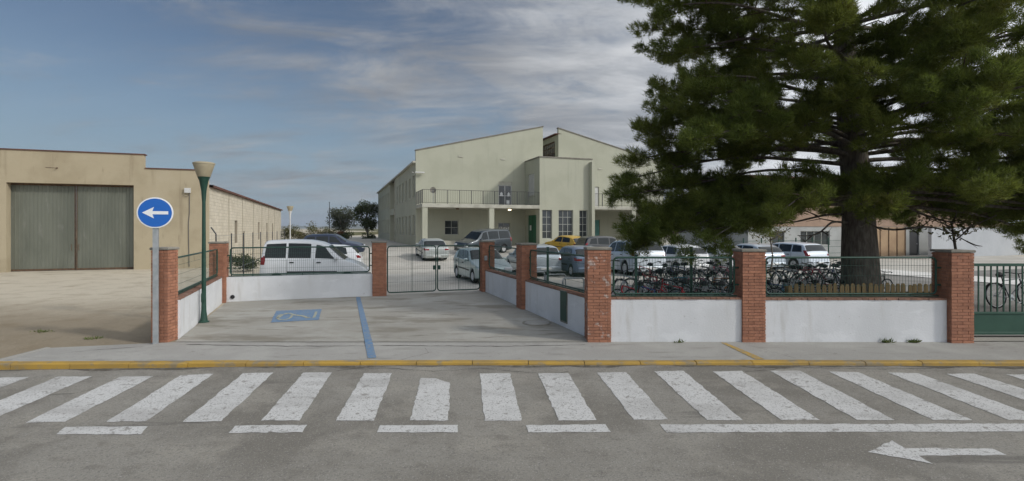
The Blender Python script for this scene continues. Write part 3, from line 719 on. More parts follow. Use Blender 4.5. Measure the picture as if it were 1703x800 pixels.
# ------------------------------------------------------------------ warehouse on the left
WHX, WHY = -17.7, 29.8
wh = thing('warehouse', 'tan rendered warehouse with big grey sliding metal doors', 'warehouse', (WHX, WHY, 0), TH)
FR = lambda a, b, z: (a, b, z)                # front: a along, b inwards
SD = lambda a, b, z: (-b, a, z)               # right flank of the warehouse
def holed(mb, x0, x1, z0, top, holes, depth, brk=()):
    """a wall face with openings and their reveals; top is a function of x"""
    xs = sorted(set([x0, x1] + [h[0] for h in holes] + [h[1] for h in holes] + list(brk))); zs = sorted(set([z0] + [h[2] for h in holes] + [h[3] for h in holes]))
    for xa, xb in zip(xs[:-1], xs[1:]):
        for za, zb in zip(zs[:-1], zs[1:]):
            xm, zm = (xa + xb) / 2, (za + zb) / 2
            if any(h[0] < xm < h[1] and h[2] < zm < h[3] for h in holes): continue
            mb.quad((xa, 0, za), (xb, 0, za), (xb, 0, zb), (xa, 0, zb))
        e = 1e-4
        if top(xa + e) > zs[-1]: mb.quad((xa, 0, zs[-1]), (xb, 0, zs[-1]), (xb, 0, top(xb - e)), (xa, 0, top(xa + e)))
    for a, b, c_, d in holes:
        mb.quad((a, 0, c_), (a, depth, c_), (a, depth, d), (a, 0, d)); mb.quad((b, 0, c_), (b, depth, c_), (b, depth, d), (b, 0, d))
        mb.quad((a, 0, d), (b, 0, d), (b, depth, d), (a, depth, d)); mb.quad((a, 0, c_), (b, 0, c_), (b, depth, c_), (a, depth, c_))
    return mb
wtop = lambda x: 6.43 if x < -3.16 else 5.66
fw = holed(MB(FR), -22, 0, -.1, wtop, [(-9.27, -3.64, -.1, 4.72)], .42, brk=(-3.16,))
fw.quad((-22, .3, 6.43), (-22, 0, 6.43), (-3.16, 0, 6.43), (-3.16, .3, 6.43)); fw.quad((-3.16, 0, 5.66), (0, 0, 5.66), (0, .3, 5.66), (-3.16, .3, 5.66))
fw.quad((-3.16, 0, 5.66), (-3.16, .3, 5.66), (-3.16, .3, 6.43), (-3.16, 0, 6.43)); fw.quad((0, 0, -.1), (0, .35, -.1), (0, .35, 5.66), (0, 0, 5.66))
fw.quad((-22, .3, 5.0), (0, .3, 5.0), (0, .3, 5.66), (-22, .3, 5.66)); fw.quad((-22, .3, 5.66), (-3.16, .3, 5.66), (-3.16, .3, 6.43), (-22, .3, 6.43))
fw.build('front_wall', M_WARE, wh)
pc = MB(FR); pc.box(-22, -3.10, -.05, .36, 6.432, 6.49); pc.box(-3.10, .05, -.05, .36, 5.662, 5.72); pc.build('parapet_tiles', M_WTRIM, wh)
# sliding doors: two ribbed leaves
for lab, a, b, off in (('left', -9.6, -6.47, .50), ('right', -6.44, -3.3, .44)):
    lf = MB(FR); n = int((b - a) / .16)
    prof = []
    for i in range(n):
        x = a + (b - a) * i / n; w_ = (b - a) / n
        prof += [(x, off), (x + w_ * .72, off), (x + w_ * .78, off - .018), (x + w_ * .94, off - .018)]
    prof.append((b, off))
    vs = [(x, y, -.02) for x, y in prof] + [(x, y, 4.9) for x, y in prof]; k = len(prof)
    lf.add(vs, [(i, i + 1, k + i + 1, k + i) for i in range(k - 1)])
    o = lf.build('sliding_door', M_WDOOR, wh)
    MB(FR).box(a + .02, b - .02, off - .03, off - .019, .02, .12).build('bottom_rail', M_RUST, o)
    xe = b - .05 if lab == 'left' else a + .02
    MB(FR).box(xe, xe + .04, off - .032, off - .019, .0, 4.8).build('edge_strip', M_RUST, o)
for xh in (-6.62, -6.30): MB(FR).tube([(xh, .41, 1.1), (xh, .36, 1.12), (xh, .36, 1.42), (xh, .41, 1.44)], .014, 6).build('pull_handle', M_RUST, wh)
MB(FR).box(-9.3, -3.6, .40, .43, 4.62, 4.715).build('door_track', M_RUST, wh)
# alarm box and conduit, rainwater stub
al = MB(FR); al.bbox(-1.16, -.86, -.14, -.002, 4.34, 4.62, .012); alo = al.build('alarm_box', M_SHUT, wh)
MB(FR).tube([(-.93, -.02, 4.34), (-.93, -.02, 3.2), (-.98, -.02, 2.6), (-.95, -.02, .1)], .022, 6).build('conduit', M_CONDUIT, wh)
MB(FR).tube([(-1.25, -.05, 4.2), (-1.05, -.06, 4.12), (-.96, -.02, 4.25)], .012, 5).build('cable', M_CONDUIT, wh)
MB(FR).tube([(-7.1, -.12, 5.53), (-7.1, .0, 5.55)], .03, 6).build('wall_hook', M_RUST, wh)
MB(FR).tube([(-7.6, -.015, 5.56), (-7.1, -.02, 5.545)], .008, 4).build('cable', M_RUST, wh)
# side wall of pale concrete blocks
LWH, HWH = 42.0, 4.72
swin = [(8.3, 9.4, 1.15, 2.95), (20.3, 21.3, 1.15, 2.95), (26.5, 27.5, 1.15, 2.95), (31.7, 32.7, 1.15, 2.95), (12.0, 12.7, 0.1, 2.1)]
sw = holed(MB(SD), .35, LWH, -.1, lambda x: HWH, swin, .2); sw.quad((LWH, 0, -.1), (LWH, 14, -.1), (LWH, 14, HWH), (LWH, 0, HWH)); sw.build('side_wall', M_BLOCKJ, wh)
bk = MB(SD); nrow = 23; hh = (HWH + .02) / nrow; rnd = random.Random(3)
for r_ in range(nrow):
    z = r_ * hh; x = .36 + (.2 if r_ % 2 else 0) * 1.0
    edges = [.36] + list(np.arange(.36 + (.4 if r_ % 2 else .2), LWH, .42)) + [LWH]
    for a, b in zip(edges[:-1], edges[1:]):
        for aa, bb in ((a, b),):
            segs = [(aa, bb)]
            for h in swin:
                if h[2] < z + hh / 2 < h[3]:
                    ns = []
                    for p, q in segs:
                        if q <= h[0] or p >= h[1]: ns.append((p, q))
                        else:
                            if p < h[0]: ns.append((p, h[0]))
                            if q > h[1]: ns.append((h[1], q))
                    segs = ns
            for p, q in segs:
                if q - p < .03: continue
                pr = -.010 - rnd.uniform(0, .008)
                p2, q2, za, zb = p + .004, q - .004, z + .007, z + hh - .007
                bk.add([(p2, .0, za), (q2, .0, za), (q2, .0, zb), (p2, .0, zb), (p2, pr, za), (q2, pr, za), (q2, pr, zb), (p2, pr, zb)],
                       [(4, 5, 6, 7), (0, 1, 5, 4), (1, 2, 6, 5), (2, 3, 7, 6), (3, 0, 4, 7)])
bk.build('block_courses', M_BLOCK, wh, kind='stuff')
for x in (6.1, 11.6, 17.2, 22.8, 28.4, 34.0): MB(SD).box(x - .05, x + .05, -.035, -.001, 0, HWH).build('expansion_strip', M_BLOCKJ, wh)
for h in swin:
    o = MB(SD).box(h[0], h[1], .15, .17, h[2], h[3]).build('window', M_BROWN, wh)
    MB(SD).box(h[0] + .06, (h[0] + h[1]) / 2 - .03, .135, .152, h[2] + .06, h[3] - .06).build('pane', M_PANE, o)
    MB(SD).box((h[0] + h[1]) / 2 + .03, h[1] - .06, .135, .152, h[2] + .06, h[3] - .06).build('pane', M_PANE, o)
rf = MB(SD); rf.add([(.3, -.22, HWH + .02), (LWH + .15, -.22, HWH + .02), (LWH + .15, -.22, HWH + .14), (.3, -.22, HWH + .14), (.3, 14, HWH + 1.3), (LWH + .15, 14, HWH + 1.3), (.3, 0, HWH + .02), (LWH + .15, 0, HWH + .02)],
       [(0, 1, 2, 3), (3, 2, 5, 4), (0, 6, 7, 1)]); rf.build('roof', M_WTRIM, wh)

# wire fence along the left boundary, with cranked posts
cf = thing('chain_link_fence', 'wire fence with cranked steel posts running along the warehouse flank', 'fence', (*on_line(-10.75, -29.7), 0), TH)
for i in range(10):
    y = .1 + i * 2.6
    MB().tube([(0, y, -.1), (0, y, 2.0), (0, y, 2.12)] + ([(-.05, y, 2.2), (-.14, y, 2.34)] if i == 0 else []), .022, 6).build('post', M_DARK, cf)
MB().tube([(.0, .15, 1.9), (.0, 1.0, .1)], .02, 6).build('brace', M_DARK, cf)
wm_ = MB(); Lc = 23.4
for z in (.1, .75, 1.4, 2.05): wm_.tube([(0, 0, z), (0, Lc, z)], .004, 4)
for k in np.arange(-2.0, Lc, .16):
    for sgn in (1, -1):
        a, b = (k, k + 2.0) if sgn > 0 else (k + 2.0, k)
        a2, b2 = max(0, min(Lc, a)), max(0, min(Lc, b))
        if abs(a2 - b2) < .01: continue
        za = .08 + 2.0 * (a2 - a) / (b - a); zb = .08 + 2.0 * (b2 - a) / (b - a)
        d = .0018
        wm_.add([(0, a2 - d, za), (0, a2 + d, za), (0, b2 + d, zb), (0, b2 - d, zb)], [(0, 1, 2, 3)])
wm_.build('chain_link', M_GALV, cf, kind='stuff')

# ------------------------------------------------------------------ school building
school = thing('school_building', 'pale green two-storey school with split pitched roofline and balcony', 'building', (WX, WY, RISE), TH)
LEFT = lambda a, b, z: (b, a, z)              # left flank: a runs away from the street, b inwards
def stop(x):
    if x < 12.87: return 8.97 + (12.02 - 8.97) * x / 12.87
    if x < 14.6: return 8.6
    return 11.98 + (8.9 - 11.98) * (x - 14.6) / (27.4 - 14.6)
def window(T, a, b, c_, d, depth, nv=2, nh=2, parent=school, fm=None, label=None, fw_=.05, pm=None):
    fr = MB(T); y0, y1 = depth - .07, depth - .01; fm = fm or M_WFRAME
    fr.box(a, a + fw_, y0, y1, c_, d); fr.box(b - fw_, b, y0, y1, c_, d); fr.box(a + fw_, b - fw_, y0, y1, c_, c_ + fw_); fr.box(a + fw_, b - fw_, y0, y1, d - fw_, d)
    for i in range(1, nv): x = a + (b - a) * i / nv; fr.box(x - fw_ * .4, x + fw_ * .4, y0 + .005, y1 - .005, c_ + fw_, d - fw_)
    for i in range(1, nh): z = c_ + (d - c_) * i / nh; fr.box(a + fw_, b - fw_, y0 + .008, y1 - .008, z - fw_ * .4, z + fw_ * .4)
    o = fr.build('window', fm, parent)
    if label: o['label'] = label
    for i in range(nv):
        for j in range(nh):
            xa, xb = a + (b - a) * i / nv, a + (b - a) * (i + 1) / nv; za, zb = c_ + (d - c_) * j / nh, c_ + (d - c_) * (j + 1) / nh
            t_ = random.uniform(-.004, .004)
            MB(T).quad((xa + .02, y1 - .02 + t_, za + .02), (xb - .02, y1 - .02 - t_, za + .02), (xb - .02, y1 - .02 - t_, zb - .02), (xa + .02, y1 - .02 + t_, zb - .02)).build('pane', pm or M_PANE, o)
    return o
def sill(T, a, b, z, parent): MB(T).box(a - .08, b + .08, -.07, .05, z - .07, z - .002).build('sill', M_SLAB, parent)
# main wall: ground floor and upper floor share one plane
H_pw = [(2.75, 4.08, 1.09, 2.47), (8.1, 9.35, 1.03, 2.25), (18.0, 19.4, .0, 2.6), (22.3, 23.7, 1.05, 2.4)]
H_up = [(8.13, 9.54, 3.90, 6.33), (17.9, 19.3, 3.90, 6.1)]
holed(MB(FR), 0, 27.4, -.3, stop, H_pw + H_up, .22, brk=(12.87, 14.6)).build('front_wall', M_SCHOOL, school)
window(FR, *H_pw[0], .2, 2, 2, label='brown-tinted four-pane window under the balcony')
wp = window(FR, *H_pw[1], .2, 2, 3, label='dark window with white paper cut-outs under the balcony')
for i in range(6): MB(FR).box(8.2 + i * .19, 8.33 + i * .19, .12, .128, 1.55, 1.78 + .06 * (i % 2)).build('paper_cutout', M_PAPER, wp)
window(FR, *H_pw[3], .2, 2, 2)
d1 = window(FR, 8.13, 9.54, 3.90, 6.0, .2, 2, 2, fm=M_SHUT, label='white framed balcony door with dark panes and paper shapes', fw_=.08)
MB(FR).box(8.13, 9.54, .06, .2, 6.0, 6.33).build('shutter_box', M_SLAB, d1)
for x in (8.32, 9.08): MB(FR).prism([(x, 4.9), (x + .28, 4.9), (x + .26, 5.2), (x + .14, 5.32), (x + .02, 5.2)], .10, .108, 'y').build('paper_cutout', M_PAPER, d1)
MB(FR).box(9.0, 9.3, .10, .108, 4.1, 4.5).build('paper_cutout', M_PAPER, d1)
sh2 = MB(FR); 
for k in range(24): sh2.box(17.92, 19.28, .10, .135, 3.92 + k * .09, 4.0 + k * .09)
sh2.build('rolled_shutter', M_SHUT, school)
dr2 = MB(FR).box(18.02, 19.38, .12, .17, 0, 2.58).build('door', M_TEAL, school)
MB(FR).box(18.1, 18.9, .09, .12, 1.1, 1.5).build('letter_box', M_DARK, dr2)
for x, z in ((4.3, 8.62), (8.6, 8.55), (19.4, 8.0)):
    MB(FR).bbox(x - .22, x + .22, -.05, -.001, z - .07, z + .07, .01).build('vent_grille', M_SLAB, school)
# left flank
wins = []
for i in range(6): a = .75 + i * 2.78; wins.append((a, a + 1.35))
for i in range(7): a = 25.6 + i * 2.6; wins.append((a, a + 1.25))
Hs = [(a, b, 4.69, 6.77) for a, b in wins] + [(a, b, 1.02, 2.99) for a, b in wins]
REC = (18.2, 24.4)
sw_ = MB(LEFT)
for x0, x1 in ((0.0, REC[0]), (REC[1], 45.0)):
    holed(sw_, x0, x1, -.3, lambda x: 8.0, [h for h in Hs if x0 < h[0] < x1], .24)
for x in REC: sw_.quad((x, 0, -.3), (x, 1.8, -.3), (x, 1.8, 8.0), (x, 0, 8.0))
sw_.quad((REC[0], 1.8, -.3), (REC[1], 1.8, -.3), (REC[1], 1.8, 8.0), (REC[0], 1.8, 8.0)); sw_.quad((45, 0, -.3), (45, 27.4, -.3), (45, 27.4, 8), (45, 0, 8))
sw_.quad((0, 0, 8.0), (0.35, 0, 8.0), (.35, 0, 8.97), (0, 0, 8.97)); sw_.quad((.35, 0, 8), (.35, .35, 8.0), (.35, .35, 9.0), (.35, 0, 8.97))
sw_.build('side_wall', M_SCHOOL, school)
MB(LEFT).box(REC[0] + .01, REC[1] - .01, .05, 1.79, 3.5, 4.3).build('landing_slab', M_SCHOOL, school)
for h in Hs: window(LEFT, *h, .2, 1, 2, fw_=.06)
for h in Hs: MB(LEFT).box(h[0] - .03, h[1] + .03, -.05, -.002, h[2] - .08, h[2] - .002).build('sill', M_SLAB, school)
MB(LEFT).box(-.0, 45.1, -.28, -.002, 7.86, 8.02).build('eaves_gutter', M_SLAB, school)
MB(LEFT).tube([(17.6, -.08, 7.9), (17.6, -.08, 0)], .05, 8).build('downpipe', M_SLAB, school)
# roofs
ro = MB(); ro.add([(-.2, .3, 8.03), (12.9, .3, 11.55), (12.9, 45, 11.55), (-.2, 45, 8.03), (12.87, .3, 7), (12.87, 45, 7)], [(0, 1, 2, 3)]); ro.build('roof_left', M_ROOF, school)
rr = MB(); rr.add([(14.6, .3, 11.4), (27.6, .3, 8.1), (27.6, 45, 8.1), (14.6, 45, 11.4)], [(0, 1, 2, 3)]); rr.build('roof_right', M_ROOF, school)
# central clerestory gap: side wall of the right block with brown lattice windows
CL = lambda a, b, z: (14.6 + b, a, z)
cw = holed(MB(CL), .0, 45, 7.5, lambda x: 11.4, [(.9, 4.7, 9.1, 10.85), (6.5, 12, 9.1, 10.85)], .2); cw.quad((0, 0, 11.4), (.3, 0, 11.4), (.3, 0, 11.98), (0, 0, 11.98)); cw.build('clerestory_wall', M_SCHOOL, school)
for a, b in ((.9, 4.7), (6.5, 12)): window(CL, a, b, 9.1, 10.85, .18, 7, 3, fm=M_BROWN, fw_=.09)
MB(CL).box(-.0, 45, -.35, .3, 11.41, 11.5).build('clerestory_eave', M_WTRIM, school)
g_ = MB(); g_.quad((12.87, 0, 8.6), (14.6, 0, 8.6), (14.6, 45, 8.6), (12.87, 45, 8.6)); g_.quad((12.87, .02, 8.6), (12.87, 45, 8.6), (12.87, 45, 11.5), (12.87, .02, 11.95)); g_.quad((27.4, 0, -.3), (27.4, 45, -.3), (27.4, 45, 8.9), (27.4, 0, 8.9)); g_.build('inner_walls', M_SCHOOL, school)
# parapet trims
def trim(pts, name='roof_trim', y0=-.06, y1=.34, th=.11):
    mb = MB()
    for (xa, za), (xb, zb) in zip(pts[:-1], pts[1:]):
        mb.add([(xa, y0, za), (xb, y0, zb), (xb, y1, zb), (xa, y1, za), (xa, y0, za + th), (xb, y0, zb + th), (xb, y1, zb + th), (xa, y1, za + th)],
               [(0, 1, 5, 4), (4, 5, 6, 7), (2, 3, 7, 6), (1, 2, 6, 5), (0, 4, 7, 3), (0, 3, 2, 1)])
    mb.build(name, M_TRIM, school)
trim([(-.06, 8.98 - .01), (12.93, 12.04)]); trim([(14.54, 12.0), (27.5, 8.9)])
# projecting tower
Y0 = -3.9; TWS, TWE, TWZ = 10.93, 16.4, 8.34
TF = lambda a, b, z: (a, Y0 + b, z)
TH_ = [(11.2, 12.2, .73, 3.44), (12.87, 14.38, .73, 3.44), (15.05, 15.92, .73, 3.44)]
tw = holed(MB(TF), TWS, 16.1, -.3, lambda x: TWZ, TH_, .25); tw.build('tower_front', M_SCHOOL, school)
TL = lambda a, b, z: (TWS + b, -a, z)         # left face of the tower: a = distance out from the main wall
TLH = [(.85, 2.55, 4.9, 7.0), (.7, 3.05, 0, 2.99)]
holed(MB(TL), 0, -Y0, -.3, lambda x: TWZ, TLH, .2).build('tower_side', M_SCHOOL, school)
tb = MB(); tb.quad((16.1, Y0, -.3), (16.1, 0, -.3), (16.1, 0, TWZ), (16.1, Y0, TWZ)); tb.quad((TWS, Y0, TWZ - .1), (16.1, Y0, TWZ - .1), (16.1, 0, TWZ - .1), (TWS, 0, TWZ - .1)); tb.build('tower_back', M_SCHOOL, school)
MB().box(16.1, 16.42, Y0 - .55, 0, -.3, TWZ - .25).build('fin_wall', M_SCHOOL, school)
tt = MB(); tt.box(TWS - .06, TWE + .06, Y0 - .06, Y0 + .25, TWZ, TWZ + .12); tt.box(TWS - .06, TWS + .25, Y0 + .25, -.07, TWZ, TWZ + .12); tt.build('tower_trim', M_TRIM, school)
for h, nv in zip(TH_, (2, 3, 2)): window(TF, *h, .22, nv, 4, fw_=.05)
s1 = MB(TL)
for k in range(22): s1.box(.87, 2.53, .08, .115, 4.92 + k * .095, 5.0 + k * .095)
s1o = s1.build('rolled_shutter', M_SHUT, school); MB(TL).box(.75, 2.65, -.08, .05, 4.8, 4.898).build('sill', M_SLAB, s1o)
gd = MB(TL).box(.72, 1.86, .10, .15, 0.02, 2.97).build('green_door', M_GDOOR, school); MB(TL).box(1.9, 3.03, .10, .15, .02, 2.97).build('green_door', M_GDOOR, school)
MB(TL).box(1.1, 1.5, .085, .098, 1.5, 2.0).build('notice', M_PAPER, gd)
MB(TL).box(1.88, 1.90, .085, .15, .02, 2.97).build('door_joint', M_BLACKP, gd)
# balconies: slab, columns, railing
ZS0, ZS1 = 3.54, 3.86
def balcony(a, b, cols):
    sl = MB(); sl.bbox(a, b, Y0, -.002, ZS0, ZS1, .012); slab = sl.build('balcony_slab', M_SLAB, school)
    for x in cols: MB().bbox(x, x + .46, Y0 + .05, Y0 + .5, -.3, ZS0 - .002, .01).build('column', M_SCHOOL, school)
    rail = MB(); zr = 5.08; yy = Y0 + .06
    runs = [((a + .05, yy), (b - .02, yy))]
    if a < 1: runs.append(((a + .05, yy), (a + .05, -.05)))
    if b > 20: runs.append(((b - .05, yy), (b - .05, -.05)))
    for (xa, ya_), (xb, yb) in runs:
        L = math.dist((xa, ya_), (xb, yb))
        rail.tube([(xa, ya_, zr), (xb, yb, zr)], .022, 6); rail.tube([(xa, ya_, ZS1 + .09), (xb, yb, ZS1 + .09)], .015, 5)
        n = int(L / .16)
        for i in range(1, n):
            f = i / n; x, y = xa + (xb - xa) * f, ya_ + (yb - ya_) * f; rail.box(x - .007, x + .007, y - .007, y + .007, ZS1 + .09, zr)
    r_ = rail.build('railing', M_DARK, school); r_['kind'] = 'stuff'
    for (xa, ya_), (xb, yb) in runs:
        L = math.dist((xa, ya_), (xb, yb)); n = max(2, round(L / 1.09))
        for i in range(n + 1):
            f = i / n; x, y = xa + (xb - xa) * f, ya_ + (yb - ya_) * f
            MB().box(x - .022, x + .022, y - .022, y + .022, ZS1 - .12, zr + .01).build('railing_post', M_DARK, r_)
balcony(-.02, TWS - .002, (0.0, 6.05)); balcony(TWE + .03, 27.38, (20.9, 26.9))
# porch lamps, one lit; dish and floodlight
MB().lathe([(.13, 3.42), (.15, 3.46), (.13, 3.538)], 16, (8.75, -1.6)).build('porch_lamp', M_BULB, school)
MB().lathe([(.13, 3.42), (.15, 3.46), (.13, 3.538)], 16, (3.4, -2.6)).build('porch_lamp', M_BROWN, school)
ds = MB(); 
for k in range(6): pass
ds.lathe([(.0001, .10), (.12, .085), (.21, .04), (.27, 0), (.275, -.01), (.21, .03), (.0001, .085)], 20, (.95, 5.05), 'y')
ds.v = [(x, y - 3.72, z) for x, y, z in ds.v]; dso = ds.build('satellite_dish', M_CAP, school, smooth=40)
MB().tube([(.95, -3.66, 5.05), (.95, -3.8, 4.5), (.95, -3.8, 3.9)], .02, 6).build('dish_arm', M_GALV, dso)
fl = MB(); fl.tube([(-.02, .5, 6.9), (-.35, -.1, 6.95)], .03, 6); fl.bbox(-.1, .75, -.45, -.2, 6.86, 6.98, .02); fl.build('floodlight_arm', M_SHUT, school)
# bench-like low wall under the balcony
MB().bbox(.9, 5.2, -1.2, -.7, -.2, .55, .02).build('low_wall', M_SLAB, school)

# ------------------------------------------------------------------ low building at the right, behind the pine
lb = thing('low_building', 'low building with brick upper wall behind the pine tree', 'building', (*S2W(21.5, -18.5), .0), TH)
def lbT(a, b, z): return (a, b, z)
holed(MB(FR), 0, 30, -.2, lambda x: 2.45, [(2.2, 3.4, -.2, 2.1), (5, 8, 1.0, 2.1), (17, 18.2, -.2, 2.1)], .2).build('lower_wall', M_GREYW, lb)
MB(FR).box(-.05, 30, -.05, .3, 2.45, 6.0).build('brick_upper_wall', M_PINKW, lb)
MB(FR).box(-.2, 30, -.3, 8, 6.0, 6.2).build('roof', M_WTRIM, lb)
MB(FR).box(-.04, 0, .0, 8, -.2, 2.45).build('gable_wall', M_GREYW, lb)
for a, b, nv in ((5, 8, 4),): window(FR, a, b, 1.0, 2.1, .18, nv, 1, parent=lb)
for a, b in ((2.2, 3.4), (17, 18.2)):
    d_ = MB(FR).box(a + .02, b - .02, .1, .16, -.1, 2.08).build('door', M_DARK, lb)
    MB(FR).box(b - .18, b - .12, .06, .1, .95, 1.05).build('handle', M_GALV, d_)
MB(FR).box(9.5, 16.5, -.06, -.002, 0, 2.40).build('tan_panelling', M_TANW, lb)
for i in range(8): MB(FR).box(9.5 + i * .98, 9.58 + i * .98, -.10, -.062, 0, 2.40).build('panel_batten', M_BROWN, lb)
ww = thing('white_yard_wall', 'tall plain white wall behind the sliding gate', 'wall', (*S2W(37.2, -21), 0), TH)
MB().bbox(0, 14, 0, .25, -.1, 2.35, .02).build('render_face', M_WHW, ww)
MB().box(-.03, 14, -.04, .29, 2.352, 2.42).build('coping', M_CAP, ww)

# green post and rail fence inside the yard
yf = thing('yard_fence', 'low green mesh fence with square posts behind the bicycle yard', 'fence', (*S2W(15.2, -21.5), .02), TH)
for i in range(11): MB().box(i * 1.5 - .03, i * 1.5 + .03, -.03, .03, -.1, 1.65).build('post', M_GREEN, yf)
ym_ = MB()
for z in (.15, .55, 1.0, 1.45): ym_.box(0, 15, -.008, .008, z - .012, z + .012)
for k in range(150): ym_.box(k * .1 + .047, k * .1 + .053, -.004, .004, .15, 1.45)
ym_.build('wire_mesh', M_GREEN, yf, kind='stuff')
# bike-yard posts just behind the street fence
POSTS = [(3.05, 12.6, 1.62, 'green steel post behind the left end of the front bicycle fence'), (4.55, 13.0, 1.80, 'green steel post behind the middle of the front bicycle fence'),
         (5.55, 13.0, 1.84, 'green steel post behind the right end of the front bicycle fence'), (.95, 13.6, 1.77, 'green steel post in front of the silver estate tail')]
for x, y, h, lab in POSTS:
    o = thing('steel_post', lab, 'post', (x, y, .02), 0, 'green steel posts in the yard')
    MB().bbox(-.028, .028, -.028, .028, -.05, h, .004).build('shaft', M_GREEN, o); MB().bbox(-.036, .036, -.036, .036, h, h + .02, .006).build('cap', M_GREEN, o)
    MB().box(-.08, .08, -.08, .08, -.02, .015).build('base_plate', M_GREEN, o)
for x, y, lab in ((1.75, 14.6, 'steel hoop stand nearest the scuffed pillar'), (1.35, 15.8, 'steel hoop stand behind the driveway side fence'), (.75, 16.6, 'steel hoop stand farthest from the street')):
    o = thing('hoop_stand', lab, 'bike stand', (x, y, .02), TH, 'steel hoop stands')
    pts = [(-.33, 0, 0), (-.33, 0, .78)] + [(-.33 + .08 - .08 * math.cos(t), 0, .78 + .08 * math.sin(t)) for t in np.linspace(.3, 1.57, 4)] + [(.25 + .08 * math.sin(t), 0, .78 + .08 * math.cos(t)) for t in np.linspace(0, 1.57, 4)] + [(.33, 0, 0)]
    MB().tube(pts, .024, 8).build('hoop', M_GALV, o, smooth=50)
    for sx_ in (-.33, .33): MB().lathe([(.07, -.01), (.07, .012)], 12, (sx_, 0)).build('foot_plate', M_GALV, o)

# picket fence round the pine
pk = thing('picket_fence', 'yellowed wooden picket fence round the pine trunk behind white wall', 'fence', (6.55, 12.1, .03), 0)
px0, px1 = .0, 3.55
for z in (.40, .74): MB().box(px0 - .05, px1 + .05, .012, .045, z - .035, z + .035).build('rail', M_PICK, pk)
pm_ = []
for v in range(3):
    w_ = .095; h_ = .95 + .015 * v
    pm_.append(MB().prism([(-w_ / 2, 0), (w_ / 2, 0), (w_ / 2, h_ - .05), (w_ / 2 - .02, h_), (-w_ / 2 + .02, h_), (-w_ / 2, h_ - .05)], -.011, .011, 'y').mesh('picket', M_PICK))
for i in range(27):
    o = bpy.data.objects.new('picket', pm_[i % 3]); link(o, pk); o.location = (px0 + .03 + i * .134 + random.uniform(-.012, .012), 0, random.uniform(-.02, .012)); o.rotation_euler = (0, R(random.uniform(-1.5, 1.5)), 0)
for x in (0, 1.8, 3.5): MB().box(x - .04, x + .04, .046, .12, -.1, .9).build('post', M_PICK, pk)

